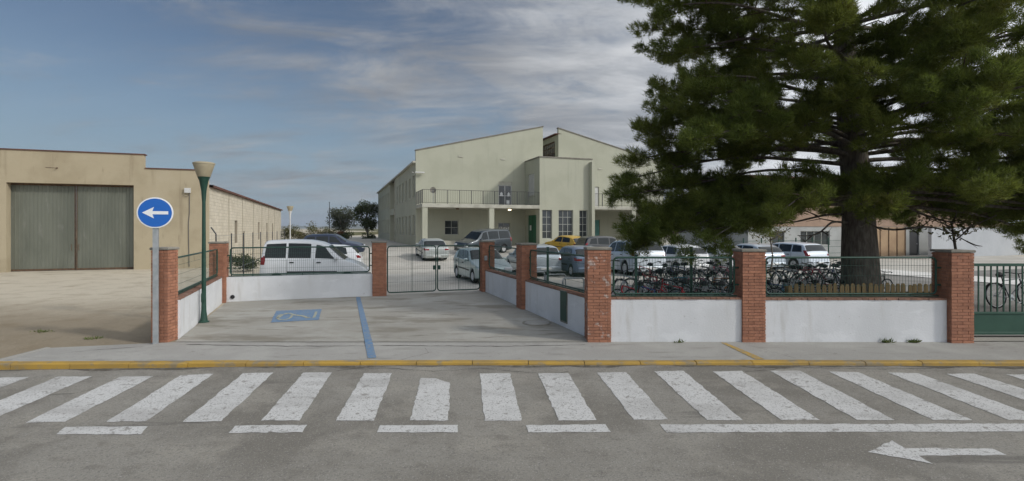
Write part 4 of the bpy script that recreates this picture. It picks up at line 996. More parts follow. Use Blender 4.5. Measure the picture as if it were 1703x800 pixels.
# ------------------------------------------------------------------ cars
def paintmat(name, c, metallic=.25):
    return mat('paint ' + name, c, rough=.32, metallic=metallic, spec=.5, coat=.6)
SPEC = {
 'hatch': dict(L=3.80, W=1.64, H=1.45, r=.285, ax=(.72, 3.12), belt=[(0, .70), (.9, .86), (3.8, .97)],
    top=[(0, .50), (.03, .60), (.12, .70), (.45, .80), (.95, .93), (1.05, .98), (1.62, 1.36), (1.85, 1.43), (2.3, 1.45), (2.9, 1.42), (3.3, 1.33), (3.45, 1.25), (3.66, .98), (3.74, .92), (3.78, .70), (3.80, .50)],
    side=[(1.22, 2.18, 1.68, 2.18), (2.26, 3.12, 2.26, 3.05)], wind=(1.05, 1.60), rear=(3.34, 3.64)),
 'saloon': dict(L=4.45, W=1.72, H=1.42, r=.30, ax=(.85, 3.45), belt=[(0, .68), (1.1, .86), (4.45, .96)],
    top=[(0, .50), (.03, .58), (.12, .68), (.5, .80), (1.2, .93), (1.32, .98), (1.95, 1.33), (2.2, 1.40), (2.6, 1.42), (3.05, 1.38), (3.3, 1.30), (3.75, 1.02), (4.25, .98), (4.38, .93), (4.43, .72), (4.45, .50)],
    side=[(1.55, 2.48, 2.02, 2.48), (2.56, 3.50, 2.56, 3.18)], wind=(1.32, 1.93), rear=(3.30, 3.74)),
 'estate': dict(L=4.35, W=1.73, H=1.50, r=.30, ax=(.83, 3.40), belt=[(0, .70), (1.1, .88), (4.35, .98)],
    top=[(0, .50), (.03, .60), (.12, .70), (.5, .82), (1.15, .95), (1.25, 1.0), (1.85, 1.40), (2.1, 1.48), (2.6, 1.50), (3.5, 1.47), (3.9, 1.42), (4.0, 1.36), (4.20, 1.02), (4.27, .94), (4.32, .72), (4.35, .50)],
    side=[(1.48, 2.34, 1.92, 2.34), (2.42, 3.22, 2.42, 3.22), (3.30, 3.92, 3.30, 3.82)], wind=(1.25, 1.83), rear=(3.98, 4.19)),
 'suv': dict(L=4.45, W=1.80, H=1.72, r=.345, ax=(.85, 3.48), belt=[(0, .85), (1.1, 1.02), (4.45, 1.16)],
    top=[(0, .60), (.03, .72), (.10, .88), (.5, 1.0), (1.15, 1.09), (1.25, 1.14), (1.80, 1.57), (2.05, 1.68), (2.6, 1.72), (3.6, 1.69), (4.0, 1.62), (4.1, 1.55), (4.30, 1.18), (4.37, 1.08), (4.42, .80), (4.45, .60)],
    side=[(1.48, 2.36, 1.90, 2.36), (2.44, 3.30, 2.44, 3.28), (3.38, 4.0, 3.38, 3.82)], wind=(1.25, 1.79), rear=(4.08, 4.28)),
 'van': dict(L=4.12, W=1.72, H=1.82, r=.30, ax=(.80, 3.48), belt=[(0, .84), (1.0, 1.10), (4.12, 1.15)],
    top=[(0, .52), (.03, .64), (.12, .78), (.4, .93), (.80, 1.05), (.92, 1.10), (1.55, 1.60), (1.85, 1.73), (2.3, 1.80), (3.0, 1.82), (3.85, 1.79), (3.98, 1.72), (4.05, 1.10), (4.09, .9), (4.12, .52)],
    side=[(1.22, 2.04, 1.66, 2.00), (2.20, 3.05, 2.20, 3.05), (3.13, 3.92, 3.13, 3.86)], wind=(.92, 1.54), rear=(3.99, 4.045)),
 'mpv': dict(L=4.55, W=1.82, H=1.88, r=.32, ax=(.85, 3.65), belt=[(0, .85), (1.0, 1.08), (4.55, 1.12)],
    top=[(0, .55), (.03, .70), (.12, .88), (.4, 1.0), (.85, 1.12), (.95, 1.17), (1.50, 1.68), (1.75, 1.80), (2.3, 1.87), (3.2, 1.88), (4.2, 1.85), (4.36, 1.76), (4.48, 1.15), (4.52, .9), (4.55, .55)],
    side=[(1.25, 2.04, 1.62, 2.00), (2.14, 3.12, 2.14, 3.12), (3.22, 4.28, 3.22, 4.22)], wind=(.95, 1.49), rear=(4.37, 4.475)),
}
_wheel = {}
def wheel_meshes(r):
    if r in _wheel: return _wheel[r]
    t = MB().lathe([(r * .62, -.085), (r * .93, -.095), (r, -.07), (r, .07), (r * .93, .095), (r * .62, .085)], 28, axis='y', cap=False).mesh('tyre', M_RUBBER, 40)
    m = MB().lathe([(r * .64, -.07), (r * .60, -.09), (r * .55, -.06), (r * .16, -.05), (r * .13, -.075), (.0001, -.078)], 24, axis='y')
    for k in range(6):
        a = 2 * math.pi * k / 6; ca, sa = math.cos(a), math.sin(a)
        pts = [(.12 * r, -.09 * r), (.58 * r, -.06 * r), (.58 * r, .06 * r), (.12 * r, .09 * r)]
        m.add([(x * ca - z * sa, y, x * sa + z * ca) for y in (-.085, -.055) for x, z in pts], [(0, 1, 2, 3), (0, 4, 5, 1), (2, 6, 7, 3), (1, 5, 6, 2), (3, 7, 4, 0)])
    rm_ = m.mesh('rim', M_RIM, 35)
    d = MB().lathe([(r * .63, .05), (r * .63, -.03)], 20, axis='y').mesh('hub_shadow', M_BLACKP)
    _wheel[r] = (t, rm_, d); return _wheel[r]
CARBODY = {}
def car_geometry(kind):
    if kind in CARBODY: return CARBODY[kind]
    S = SPEC[kind]; L, W, H, r = S['L'], S['W'], S['H'], S['r']
    tx = np.array([p[0] for p in S['top']]); tz = np.array([p[1] for p in S['top']])
    def zt(s):
        # light smoothing of the silhouette
        q = 0; ws = 0
        for d, w in ((-.05, 1), (-.025, 2), (0, 3), (.025, 2), (.05, 1)):
            k = w; q += k * np.interp(min(max(s + d, 0), L), tx, tz); ws += k
        e = min(s, L - s)
        base = np.interp(s, tx, tz); f = min(1, e / .12)
        return float(base * (1 - f) + q / ws * f)
    bx = [p[0] for p in S['belt']]; bz = [p[1] for p in S['belt']]
    def sec(s):
        z_t = zt(s); zb = min(float(np.interp(s, bx, bz)), z_t - .025)
        w = W / 2
        fe = max(0, 1 - s / .55); re = max(0, 1 - (L - s) / .40); w *= 1 - .17 * fe ** 2.2 - .10 * re ** 2.2
        base = .19 + .06 * fe + .06 * re; si = base
        for a in S['ax']:
            ds_ = abs(s - a); ro_ = r + .045
            if ds_ < ro_: si = max(si, r + math.sqrt(ro_ ** 2 - ds_ ** 2))
        z2 = max(zb * .62, si + .05); z3 = max(zb - .07, z2 + .03); zb = max(zb, z3 + .015)
        z_t = max(z_t, zb + .012)
        g = z_t - zb; z5 = z_t - min(.07, g * .45); y4 = w * .965; y5 = y4 - .30 * max(0, z5 - zb) - .012
        return [(w * .93, si), (w * .985, si + .03), (w, z2), (w * .99, z3), (y4, zb), (y5, z5), (y5 * .86, z_t - min(.016, g * .2)), (y5 * .5, z_t - .002), (0, z_t)]
    ss = sorted(set([0, .015, .04] + list(np.arange(.08, L - .05, .045)) + [L - .05, L - .025, L] + [p[0] for p in S['top']] + [a + k * (r + .045) for a in S['ax'] for k in (-1, 1, -.999, .999)]))
    mb = MB(); n = 0; vs = []; k = 9
    for s in ss:
        pts = sec(s); full = pts + [(-y, z) for y, z in pts[-2::-1]]; n = len(full)
        vs += [(L / 2 - s, y, z) for y, z in full]
    fs = [(i * n + j, i * n + j + 1, (i + 1) * n + j + 1, (i + 1) * n + j) for i in range(len(ss) - 1) for j in range(n - 1)]
    fs += [tuple(range(n)), tuple(range((len(ss) - 1) * n, len(ss) * n))]
    mb.add(vs, fs)
    body = mb.mesh('body', [M_WHITE], 32)
    parts = []
    # panes
    def side_pt(s, t, sg, off=.010):
        p = sec(s); y = p[4][0] + (p[5][0] - p[4][0]) * t; z = p[4][1] + (p[5][1] - p[4][1]) * t
        return (L / 2 - s, sg * (y + off), z + off * .3)
    for sg in (1, -1):
        for (b0, b1, t0, t1) in S['side']:
            m = MB(); NS, NT = 8, 4; V = []
            for j in range(NT + 1):
                f = j / NT; t = .07 + .83 * f; sa, sb = b0 + (t0 - b0) * f, b1 + (t1 - b1) * f
                for i in range(NS + 1): V.append(side_pt(sa + (sb - sa) * i / NS, t, sg))
            m.add(V, [(j * (NS + 1) + i, j * (NS + 1) + i + 1, (j + 1) * (NS + 1) + i + 1, (j + 1) * (NS + 1) + i) for j in range(NT) for i in range(NS)])
            parts.append(('side_window', m.mesh('side_window', M_CGLASS, 60), M_CGLASS))
    def top_pt(s, f, fo, up):
        p = sec(s); path = [(-p[5][0], p[5][1]), (-p[6][0], p[6][1]), (-p[7][0], p[7][1]), (0, p[8][1]), (p[7][0], p[7][1]), (p[6][0], p[6][1]), (p[5][0], p[5][1])]
        q = f * 6; i = min(5, int(q)); u = q - i
        return (L / 2 - s + fo, path[i][0] * (1 - u) + path[i + 1][0] * u, path[i][1] * (1 - u) + path[i + 1][1] * u + up)
    for nm, (sa, sb), fo in (('windscreen', S['wind'], .010), ('rear_window', S['rear'], -.012)):
        m = MB(); NS, NT = 12, 8; V = []
        for j in range(NT + 1):
            for i in range(NS + 1): V.append(top_pt(sa + (sb - sa) * j / NT, .06 + .88 * i / NS, fo, .010 if nm == 'windscreen' else .006))
        m.add(V, [(j * (NS + 1) + i, j * (NS + 1) + i + 1, (j + 1) * (NS + 1) + i + 1, (j + 1) * (NS + 1) + i) for j in range(NT) for i in range(NS)])
        parts.append((nm, m.mesh(nm, M_CGLASS, 60), M_CGLASS))
    # underbody, bumpers, lamps, plates, mirrors, handles
    parts.append(('underbody', MB().box(-L / 2 + .25, L / 2 - .25, -W * .40, W * .40, .17, .62).mesh('underbody', M_BLACKP), M_BLACKP))
    pf, pr_ = sec(.10), sec(L - .06)
    zbf = zt(.05)
    for sg in (1, -1):
        y = sec(.09)[2][0]
        hl = MB().bbox(L / 2 - .26, L / 2 - .010, min(sg * (y - .34), sg * (y + .012)), max(sg * (y - .34), sg * (y + .012)), zbf - .10, zbf + .055, .035)
        parts.append(('headlight', hl.mesh('headlight', M_CLEARL, 50), M_CLEARL))
        zb = float(np.interp(L, bx, bz)); y = sec(L - .12)[3][0]; tall = kind in ('van', 'mpv', 'estate', 'suv')
        z0, z1 = (zb - .20, zb + .10) if tall else (zb - .20, zb - .06)
        yi = .13 if tall else .26
        def yo(s_, z_):
            q = sec(s_); return float(np.interp(z_, [p[1] for p in q[1:7]], [p[0] for p in q[1:7]]))
        V = []; NR = 6
        for j in range(NR + 1):
            z_ = z0 + (z1 - z0) * j / NR; se = L - .012
            while se > L - .6 and zt(se) < z_ + .05: se -= .01
            ye = yo(se, z_)
            for s_, dy in ((se - .16, 0), (se - .08, 0), (se, 0)): V.append((L / 2 - s_ - .006, sg * (yo(s_, z_) + .008), z_))
            for dy in (.05, yi): V.append((L / 2 - se - .022, sg * (ye - dy), z_))
        tl = MB().add(V, [(j * 5 + i, j * 5 + i + 1, j * 5 + i + 6, j * 5 + i + 5) for j in range(NR) for i in range(4)])
        parts.append(('taillight', tl.mesh('taillight', M_REDL, 50), M_REDL))
        sm = S['wind'][0] + .28; p = sec(sm)
        mi = MB().bbox(L / 2 - sm - .10, L / 2 - sm + .03, min(sg * (p[4][0] + .015), sg * (p[4][0] + .19)), max(sg * (p[4][0] + .015), sg * (p[4][0] + .19)), p[4][1] + .0, p[4][1] + .13, .03)
        parts.append(('wing_mirror', mi.mesh('wing_mirror', M_BLACKP, 50), None))
        for (b0, b1, t0, t1) in S['side'][:2]:
            q = sec(b1 - .16)
            h = MB().bbox(L / 2 - b1 + .06, L / 2 - b1 + .22, min(sg * (q[3][0] - .01), sg * (q[3][0] + .025)), max(sg * (q[3][0] - .01), sg * (q[3][0] + .025)), q[3][1] - .06, q[3][1] - .02, .008)
            parts.append(('door_handle', h.mesh('door_handle', M_BLACKP), M_BLACKP))
            # door shut line
            sl = MB(); 
            V = []
            for j, (yy, z_) in enumerate(sec(b1 + .04)[1:5]): V += [(L / 2 - b1 - .033, sg * (yy + .004), z_), (L / 2 - b1 - .045, sg * (yy + .004), z_)]
            sl.add(V, [(2 * j, 2 * j + 1, 2 * j + 3, 2 * j + 2) for j in range(3)])
            parts.append(('door_seam', sl.mesh('door_seam', M_BLACKP), M_BLACKP))
        # rubbing strip
        V = []; s_a, s_b = S['ax'][0] + r + .1, S['ax'][1] - r - .1
        for i in range(9):
            s = s_a + (s_b - s_a) * i / 8; q = sec(s); V += [(L / 2 - s, sg * (q[2][0] + .010), q[2][1] - .05), (L / 2 - s, sg * (q[2][0] + .012), q[2][1] + .01)]
        parts.append(('rubbing_strip', MB().add(V, [(2 * i, 2 * i + 2, 2 * i + 3, 2 * i + 1) for i in range(8)]).mesh('rubbing_strip', M_BLACKP), M_BLACKP))
    yb = W * .36
    parts.append(('grille', MB().bbox(L / 2 - .05, L / 2 + .008, -yb, yb, .34, .44, .01).mesh('grille', M_BLACKP), M_BLACKP))
    parts.append(('number_plate', MB().box(L / 2 + .008, L / 2 + .016, -.26, .26, .45, .56).mesh('number_plate', M_PLATE), M_PLATE))
    parts.append(('rear_bumper', MB().bbox(-L / 2 - .045, -L / 2 + .2, -W * .43, W * .43, .30, .48, .04).mesh('rear_bumper', M_WHITE, 50), None))
    parts.append(('number_plate', MB().box(-L / 2 - .056, -L / 2 - .046, -.26, .26, .34, .44).mesh('number_plate', M_PLATE), M_PLATE))
    CARBODY[kind] = (body, parts); return CARBODY[kind]
def objmat(o, m):
    """own material on shared mesh data"""
    o.material_slots[0].link = 'OBJECT'; o.material_slots[0].material = m
def car(kind, paint_, label, x, y, heading, cat='car', rack=False, name='parked_car'):
    S = SPEC[kind]; L, r = S['L'], S['r']
    z = G(x, y) + .024
    o = thing(name, label, cat, (x, y, z), heading, 'vehicles in the school car park')
    # sit on the slope
    hx, hy = math.cos(heading), math.sin(heading)
    pitch = math.atan2(G(x + hx * 1.3, y + hy * 1.3) - G(x - hx * 1.3, y - hy * 1.3), 2.6); roll = math.atan2(G(x - hy * .7, y + hx * .7) - G(x + hy * .7, y - hx * .7), 1.4)
    o.rotation_euler = (roll, -pitch, heading)
    body, parts = car_geometry(kind)
    b = link(bpy.data.objects.new('body', body), o); objmat(b, paint_)
    for nm, me, m in parts:
        q = link(bpy.data.objects.new(nm, me), o)
        if m is None: objmat(q, paint_)
    t, rim, hub = wheel_meshes(r)
    for a in S['ax']:
        for sg in (1, -1):
            w = link(bpy.data.objects.new('wheel', t), o); w.location = (L / 2 - a, sg * (S['W'] / 2 - .115), r)
            if sg > 0: w.rotation_euler = (0, 0, math.pi)
            link(bpy.data.objects.new('rim', rim), w); link(bpy.data.objects.new('hub_shadow', hub), w)
    if rack:
        for sg in (1, -1):
            MB().tube([(L / 2 - 1.9, sg * .58, S['H'] - .03), (L / 2 - 2.1, sg * .58, S['H'] + .05), (L / 2 - 3.5, sg * .58, S['H'] + .04), (L / 2 - 3.7, sg * .58, S['H'] - .05)], .015, 6).build('roof_rail', M_BLACKP, o)
    return o
P_WHITE = paintmat('white', (.70, .72, .73), 0); P_ICE = paintmat('pale blue green', (.38, .47, .47), .4); P_SILV = paintmat('silver', (.46, .49, .47), .5)
P_SILVB = paintmat('silver blue', (.42, .48, .53), .5); P_GREYB = paintmat('grey blue', (.15, .20, .28), .5); P_DGREY = paintmat('dark grey', (.045, .058, .068), .3)
P_YEL = paintmat('yellow', (.55, .34, .03), 0); P_NAVY = paintmat('navy', (.018, .028, .06), .3); P_PALEB = paintmat('very pale blue', (.58, .64, .70), .2); P_BLACK = paintmat('black', (.02, .024, .028), .2)
car('van', P_WHITE, 'white small van with side windows behind the driveway wall', -7.38, 19.45, R(13), 'van', name='parked_van').scale = (.91, 1, 1.03)
car('hatch', P_WHITE, 'white hatchback parked behind the white van, half hidden by it', -9.75, 26.6, R(192))
car('estate', P_NAVY, 'navy car with roof rails far behind the white van', -12.9, 37.0, R(12), rack=True)
car('saloon', P_SILV, 'silver saloon alone near the school left corner, rear towards the gate', -5.75, 36.4, R(109))
car('mpv', P_DGREY, 'dark grey passenger van parked in front of the school porch', -2.25, 40.2, R(222), 'van', name='parked_van')
car('hatch', P_ICE, 'pale blue-green hatchback facing the driveway gate', -1.36, 22.7, R(-68))
car('estate', P_SILVB, 'silver estate car beside the pale hatchback, rear towards street', 1.0, 26.2, R(106))
car('hatch', P_YEL, 'yellow hatchback parked in front of the tall porch windows', 4.35, 41.5, R(128))
car('hatch', P_GREYB, 'grey-blue hatchback with red tail lamps behind the side fence', 3.2, 25.6, R(106))
car('suv', P_BLACK, 'near-black tall car behind the grey-blue and pale off-road cars', 6.9, 37.5, R(17))
car('suv', P_PALEB, 'pale blue-white off-road car behind the scuffed brick pillar', 6.0, 26.5, R(106))
car('hatch', P_WHITE, 'white hatchback partly behind drooping pine foliage, next to pale off-road car', 8.7, 27.3, R(106))
car('saloon', P_WHITE, 'white saloon car behind the front bicycles, left of the middle street pillar', 11.2, 28.2, R(106))
car('hatch', P_SILVB, 'silver hatchback just left of the pillar between the street walls', 13.4, 29.0, R(106))
car('estate', P_PALEB, 'pale estate car just right of the pillar between the street walls', 16.0, 30.0, R(112))

# ------------------------------------------------------------------ bicycles
def bike_meshes():
    Rw = .33; out = {}
    ty = MB().tube([(Rw * math.cos(t), 0, Rw * math.sin(t)) for t in np.linspace(0, 2 * math.pi, 25)[:-1]], .018, 6, closed=True); out['wheel'] = ty.mesh('tyre', M_RUBBER, 60)
    rim = MB().tube([((Rw - .03) * math.cos(t), 0, (Rw - .03) * math.sin(t)) for t in np.linspace(0, 2 * math.pi, 25)[:-1]], .010, 4, closed=True)
    for k in range(14):
        t = 2 * math.pi * k / 14; rim.tube([(.02 * math.cos(t + .6), .02 * (-1) ** k, .02 * math.sin(t + .6)), ((Rw - .03) * math.cos(t), 0, (Rw - .03) * math.sin(t))], .0016, 3, cap=False)
    rim.tube([(0, -.04, 0), (0, .04, 0)], .02, 8); out['rim'] = rim.mesh('rim', M_RIM, 60)
    bb = (-.08, 0, .29); st = (-.22, 0, .74); hd = (.36, 0, .80); hd2 = (.39, 0, .66); ra = (-.52, 0, .33); fa = (.53, 0, .33)
    f = MB()
    f.tube([bb, st], .017, 7); f.tube([st, hd], .017, 7); f.tube([bb, hd2], .021, 7); f.tube([hd, hd2], .022, 7)
    for s in (1, -1):
        f.tube([(bb[0], s * .03, bb[2]), (ra[0], s * .055, ra[2])], .010, 6); f.tube([(st[0] + .02, s * .02, st[2] - .05), (ra[0], s * .055, ra[2])], .009, 6)
    out['frame'] = f.mesh('frame', M_DARK, 60)
    fk = MB()
    for s in (1, -1): fk.tube([(hd2[0], s * .02, hd2[2] - .0), (.42, s * .055, .60), (fa[0], s * .055, fa[2])], .012, 6)
    fk.tube([(hd2[0], 0, hd2[2]), (hd[0] - .02, 0, .92)], .014, 6); out['fork'] = fk.mesh('fork', M_GALV, 60)
    hb = MB(); hb.tube([(.26, -.30, .97), (.32, -.22, .97), (.38, -.06, .93), (.38, .06, .93), (.32, .22, .97), (.26, .30, .97)], .012, 7)
    for s in (1, -1): hb.tube([(.25, s * .31, .97), (.31, s * .24, .97)], .018, 7)
    out['handlebar'] = hb.mesh('handlebar', M_DARK, 60)
    sd = MB(); sd.tube([(-.37, 0, .90), (-.30, 0, .915), (-.20, 0, .90), (-.10, 0, .895)], [.05, .075, .045, .015], 8)
    sd.tube([st, (-.245, 0, .88)], .013, 6); out['saddle'] = sd.mesh('saddle', M_BLACKP, 60)
    cr = MB(); cr.lathe([(.085, -.055), (.085, -.05)], 16, (bb[0], bb[2]), 'y'); cr.tube([(bb[0], -.07, bb[2]), (bb[0] + .10, -.075, bb[2] - .13)], .010, 5); cr.tube([(bb[0], .07, bb[2]), (bb[0] - .10, .075, bb[2] + .13)], .010, 5)
    cr.box(bb[0] + .05, bb[0] + .15, -.17, -.08, bb[2] - .145, bb[2] - .12); cr.box(bb[0] - .15, bb[0] - .05, .08, .17, bb[2] + .12, bb[2] + .145); out['crankset'] = cr.mesh('crankset', M_GALV, 60)
    for key, cx, a0, a1 in (('rear_mudguard', -.52, 20, 150), ('front_mudguard', .53, 30, 160)):
        P_ = [(cx + .365 * math.cos(R(t)), .35 + .365 * math.sin(R(t))) for t in np.linspace(a0, a1, 9)]
        out[key] = MB().add([(x, y, z) for x, z in P_ for y in (-.028, .028)], [(2 * i, 2 * i + 1, 2 * i + 3, 2 * i + 2) for i in range(8)]).mesh(key, M_BLACKP, 60)
    return out
BM = bike_meshes()
def bike(label, x, y, heading, lean, fm, scale=1.0, fork=None, guard=False, group='bicycles parked in the school yard', z=.028):
    o = thing('bicycle', label, 'bicycle', (x, y, z), heading, group); o.rotation_euler = (lean, 0, heading); o.scale = (scale,) * 3
    for cx in (-.52, .53):
        w = link(bpy.data.objects.new('wheel', BM['wheel']), o); w.location = (cx, 0, .351); link(bpy.data.objects.new('rim', BM['rim']), w); w.rotation_euler = (0, random.uniform(0, 1), 0)
    for k in ('frame', 'fork', 'handlebar', 'saddle', 'crankset'):
        q = link(bpy.data.objects.new(k, BM[k]), o)
        if k == 'frame': objmat(q, fm)
        if k == 'fork' and fork: objmat(q, fork)
    if guard:
        for k in ('rear_mudguard', 'front_mudguard'): link(bpy.data.objects.new(k, BM[k]), o)
    return o
def bp(name, c): return mat('bike ' + name, c, rough=.35, spec=.5, coat=.3)
B_RED = bp('red', (.45, .02, .03)); B_BLK = bp('black', (.02, .02, .022)); B_BLU = bp('blue', (.03, .06, .20)); B_GRY = bp('grey', (.20, .21, .22)); B_WHT = bp('white', (.65, .66, .66))
B_PNK = bp('pink', (.50, .14, .20)); B_SIL = bp('silver', (.42, .44, .45)); B_ORG = bp('orange', (.55, .20, .03)); B_TEA = bp('turquoise', (.05, .28, .34)); B_GRN = bp('green', (.05, .16, .06)); B_YEL = bp('yellow', (.45, .38, .06)); B_DRD = bp('dark red', (.20, .02, .03))
ORD = ['first', 'second', 'third', 'fourth', 'fifth', 'sixth', 'seventh', 'eighth', 'ninth', 'tenth', 'eleventh', 'twelfth', 'thirteenth', 'fourteenth', 'fifteenth']
# front row, just behind the left street fence
front = [('white and red', B_RED, B_WHT, 1, 118), ('blue', B_BLU, B_WHT, 1, 124), ('dark red', B_DRD, B_SIL, .9, 120), ('bright red', B_RED, B_RED, 1.05, 128), ('black', B_BLK, B_BLK, 1, 122), ('grey', B_GRY, B_BLK, 1, 165), ('dark', B_BLK, B_SIL, .95, 140), ('white', B_WHT, B_SIL, 1.0, 125)]
for i, (nm, a, b, s_, h) in enumerate(front):
    x = 2.98 + i * .39
    bike(f'{nm} bicycle in the front row behind the street fence, {ORD[i]} from left', x, 12.95 + random.uniform(-.12, .12), R(h), R(random.uniform(-9, 9)), a, s_, b)
backrow = [('red and white', B_RED, B_WHT), ('grey', B_GRY, B_BLK), ('black', B_BLK, B_SIL), ('blue', B_BLU, B_BLK), ('silver', B_SIL, B_SIL), ('black', B_BLK, B_BLK), ('white', B_WHT, B_WHT), ('pink', B_PNK, B_WHT), ('grey', B_GRY, B_SIL), ('orange', B_ORG, B_BLK), ('silver', B_SIL, B_BLK), ('yellow', B_YEL, B_BLK)]
for i, (nm, a, b) in enumerate(backrow):
    x = 5.15 + i * .44
    bike(f'{nm} bicycle in back row left of middle street pillar, {ORD[i]} from left', x, 19.2 + i * .12 + random.uniform(-.15, .15), R(random.choice((112, 118, 125, -62))), R(random.uniform(-10, 10)), a, random.uniform(.95, 1.06), b, guard=i % 3 == 0)
midrow = [('white', B_WHT), ('red', B_RED), ('silver', B_SIL), ('turquoise', B_TEA), ('pink', B_PNK), ('white', B_WHT), ('orange', B_ORG), ('silver', B_SIL), ('red', B_RED)]
for i, (nm, a) in enumerate(midrow):
    bike(f'{nm} bicycle in middle row left of middle street pillar, {ORD[i]} from left', 3.75 + i * .44, 15.4 + i * .06 + random.uniform(-.2, .2), R(random.choice((112, 122, 150, -58))), R(random.uniform(-10, 10)), a, random.uniform(.95, 1.08), random.choice((B_SIL, B_WHT, B_BLK)), guard=i % 4 == 0)
right = [('silver', B_SIL), ('black', B_BLK), ('white', B_WHT), ('red', B_RED), ('silver', B_SIL), ('pink', B_PNK), ('white', B_WHT), ('white', B_WHT), ('blue', B_BLU), ('silver', B_SIL), ('turquoise', B_TEA), ('white', B_WHT), ('grey', B_GRY)]
for i, (nm, a) in enumerate(right):
    x = 9.75 + i * .30
    bike(f'{nm} bicycle in the back row between middle pillar and pine trunk, {ORD[i]} from left', x, 18.6 + i * .10 + random.uniform(-.25, .25), R(random.choice((105, 115, 122, -65))), R(random.uniform(-12, 12)), a, random.uniform(.95, 1.05), random.choice((B_BLK, B_SIL, B_WHT)), guard=i % 3 == 1)
low = [('silver', B_SIL), ('blue', B_BLU), ('turquoise', B_TEA), ('white', B_WHT), ('black', B_BLK), ('dark red', B_DRD)]
for i, (nm, a) in enumerate(low):
    bike(f'{nm} bicycle in the near row behind the picket fence, {ORD[i]} from left', 7.05 + i * .44, 14.55 + random.uniform(-.2, .2), R(random.choice((118, 140, 155))), R(random.uniform(-10, 10)), a, random.uniform(.8, .9), B_SIL)
bike('black bicycle alone behind the right end of the picket fence', 11.6, 16.4, R(20), R(6), B_BLK, .95, B_BLK)
bike('grey bicycle leaning behind the sliding gate', 14.3, 14.6, R(10), R(-8), B_GRY, 1.05, B_BLK, True)
bike('black bicycle in front of the grey one behind the sliding gate', 14.05, 13.6, R(25), R(6), B_BLK, 1.0, B_BLK)

# ------------------------------------------------------------------ pine tree
def unit(v): return v / (np.linalg.norm(v, axis=-1, keepdims=True) + 1e-9)
def needles(P, D, n, ln, wd, rng):
    """P tuft centres, D tuft directions -> separate triangles"""
    k = len(P); P = np.repeat(P, n, 0); D = np.repeat(D, n, 0)
    d = unit(D * .9 + rng.normal(0, .50, (k * n, 3)) + np.array([0, 0, .10]))
    s = unit(np.cross(d, rng.normal(0, 1, (k * n, 3)))); L = ln * rng.uniform(.65, 1.25, (k * n, 1)); w = wd * rng.uniform(.7, 1.3, (k * n, 1))
    b = P + rng.normal(0, .035, (k * n, 3))
    V = np.empty((k * n, 3, 3)); V[:, 0] = b - s * w / 2; V[:, 1] = b + s * w / 2; V[:, 2] = b + d * L
    return V.reshape(-1, 3)
rng = np.random.default_rng(11)
TX, TY = 9.97, 14.6
pine = thing('pine_tree', 'large dark pine with layered boughs and thick trunk behind the white wall', 'tree', (TX, TY, 0))
def tpos(h):
    return np.array([np.interp(h, [0, 3.2, 7, 10, 14], [0, -.08, -.42, -.5, -.3]), np.interp(h, [0, 7, 14], [0, .1, -.1]), h])
tr = MB(); hs = np.linspace(-.2, 14, 30); pth = [tuple(tpos(h)) for h in hs]
rad = [float(np.interp(h, [-.2, .1, .6, 1.5, 3.2, 7, 10, 14], [.66, .60, .50, .46, .38, .29, .19, .03])) for h in hs]
tr.tube(pth, rad, 18); trunk = tr.build('trunk', M_BARK, pine, smooth=80)
limbs = MB(); twigs = MB(); tp = []; td = []
def clump(c, ax, size, n, up=.35):
    """a rounded puff of needle tufts at the end of a branchlet"""
    a = unit(ax); b = unit(np.cross(a, np.array([0, 0, 1.0])) + 1e-6); v = np.cross(b, a)
    q = unit(rng.normal(0, 1, (n, 3))) * rng.uniform(.35, 1.0, (n, 1)) ** .6
    off = q[:, :1] * a * size * 1.15 + q[:, 1:2] * b * size * .85 + q[:, 2:] * v * size * .50
    tp.extend(c + off); td.extend(unit(off + a * .35 * size + np.array([0, 0, up * size]) + rng.normal(0, .2, (n, 3)) * size))
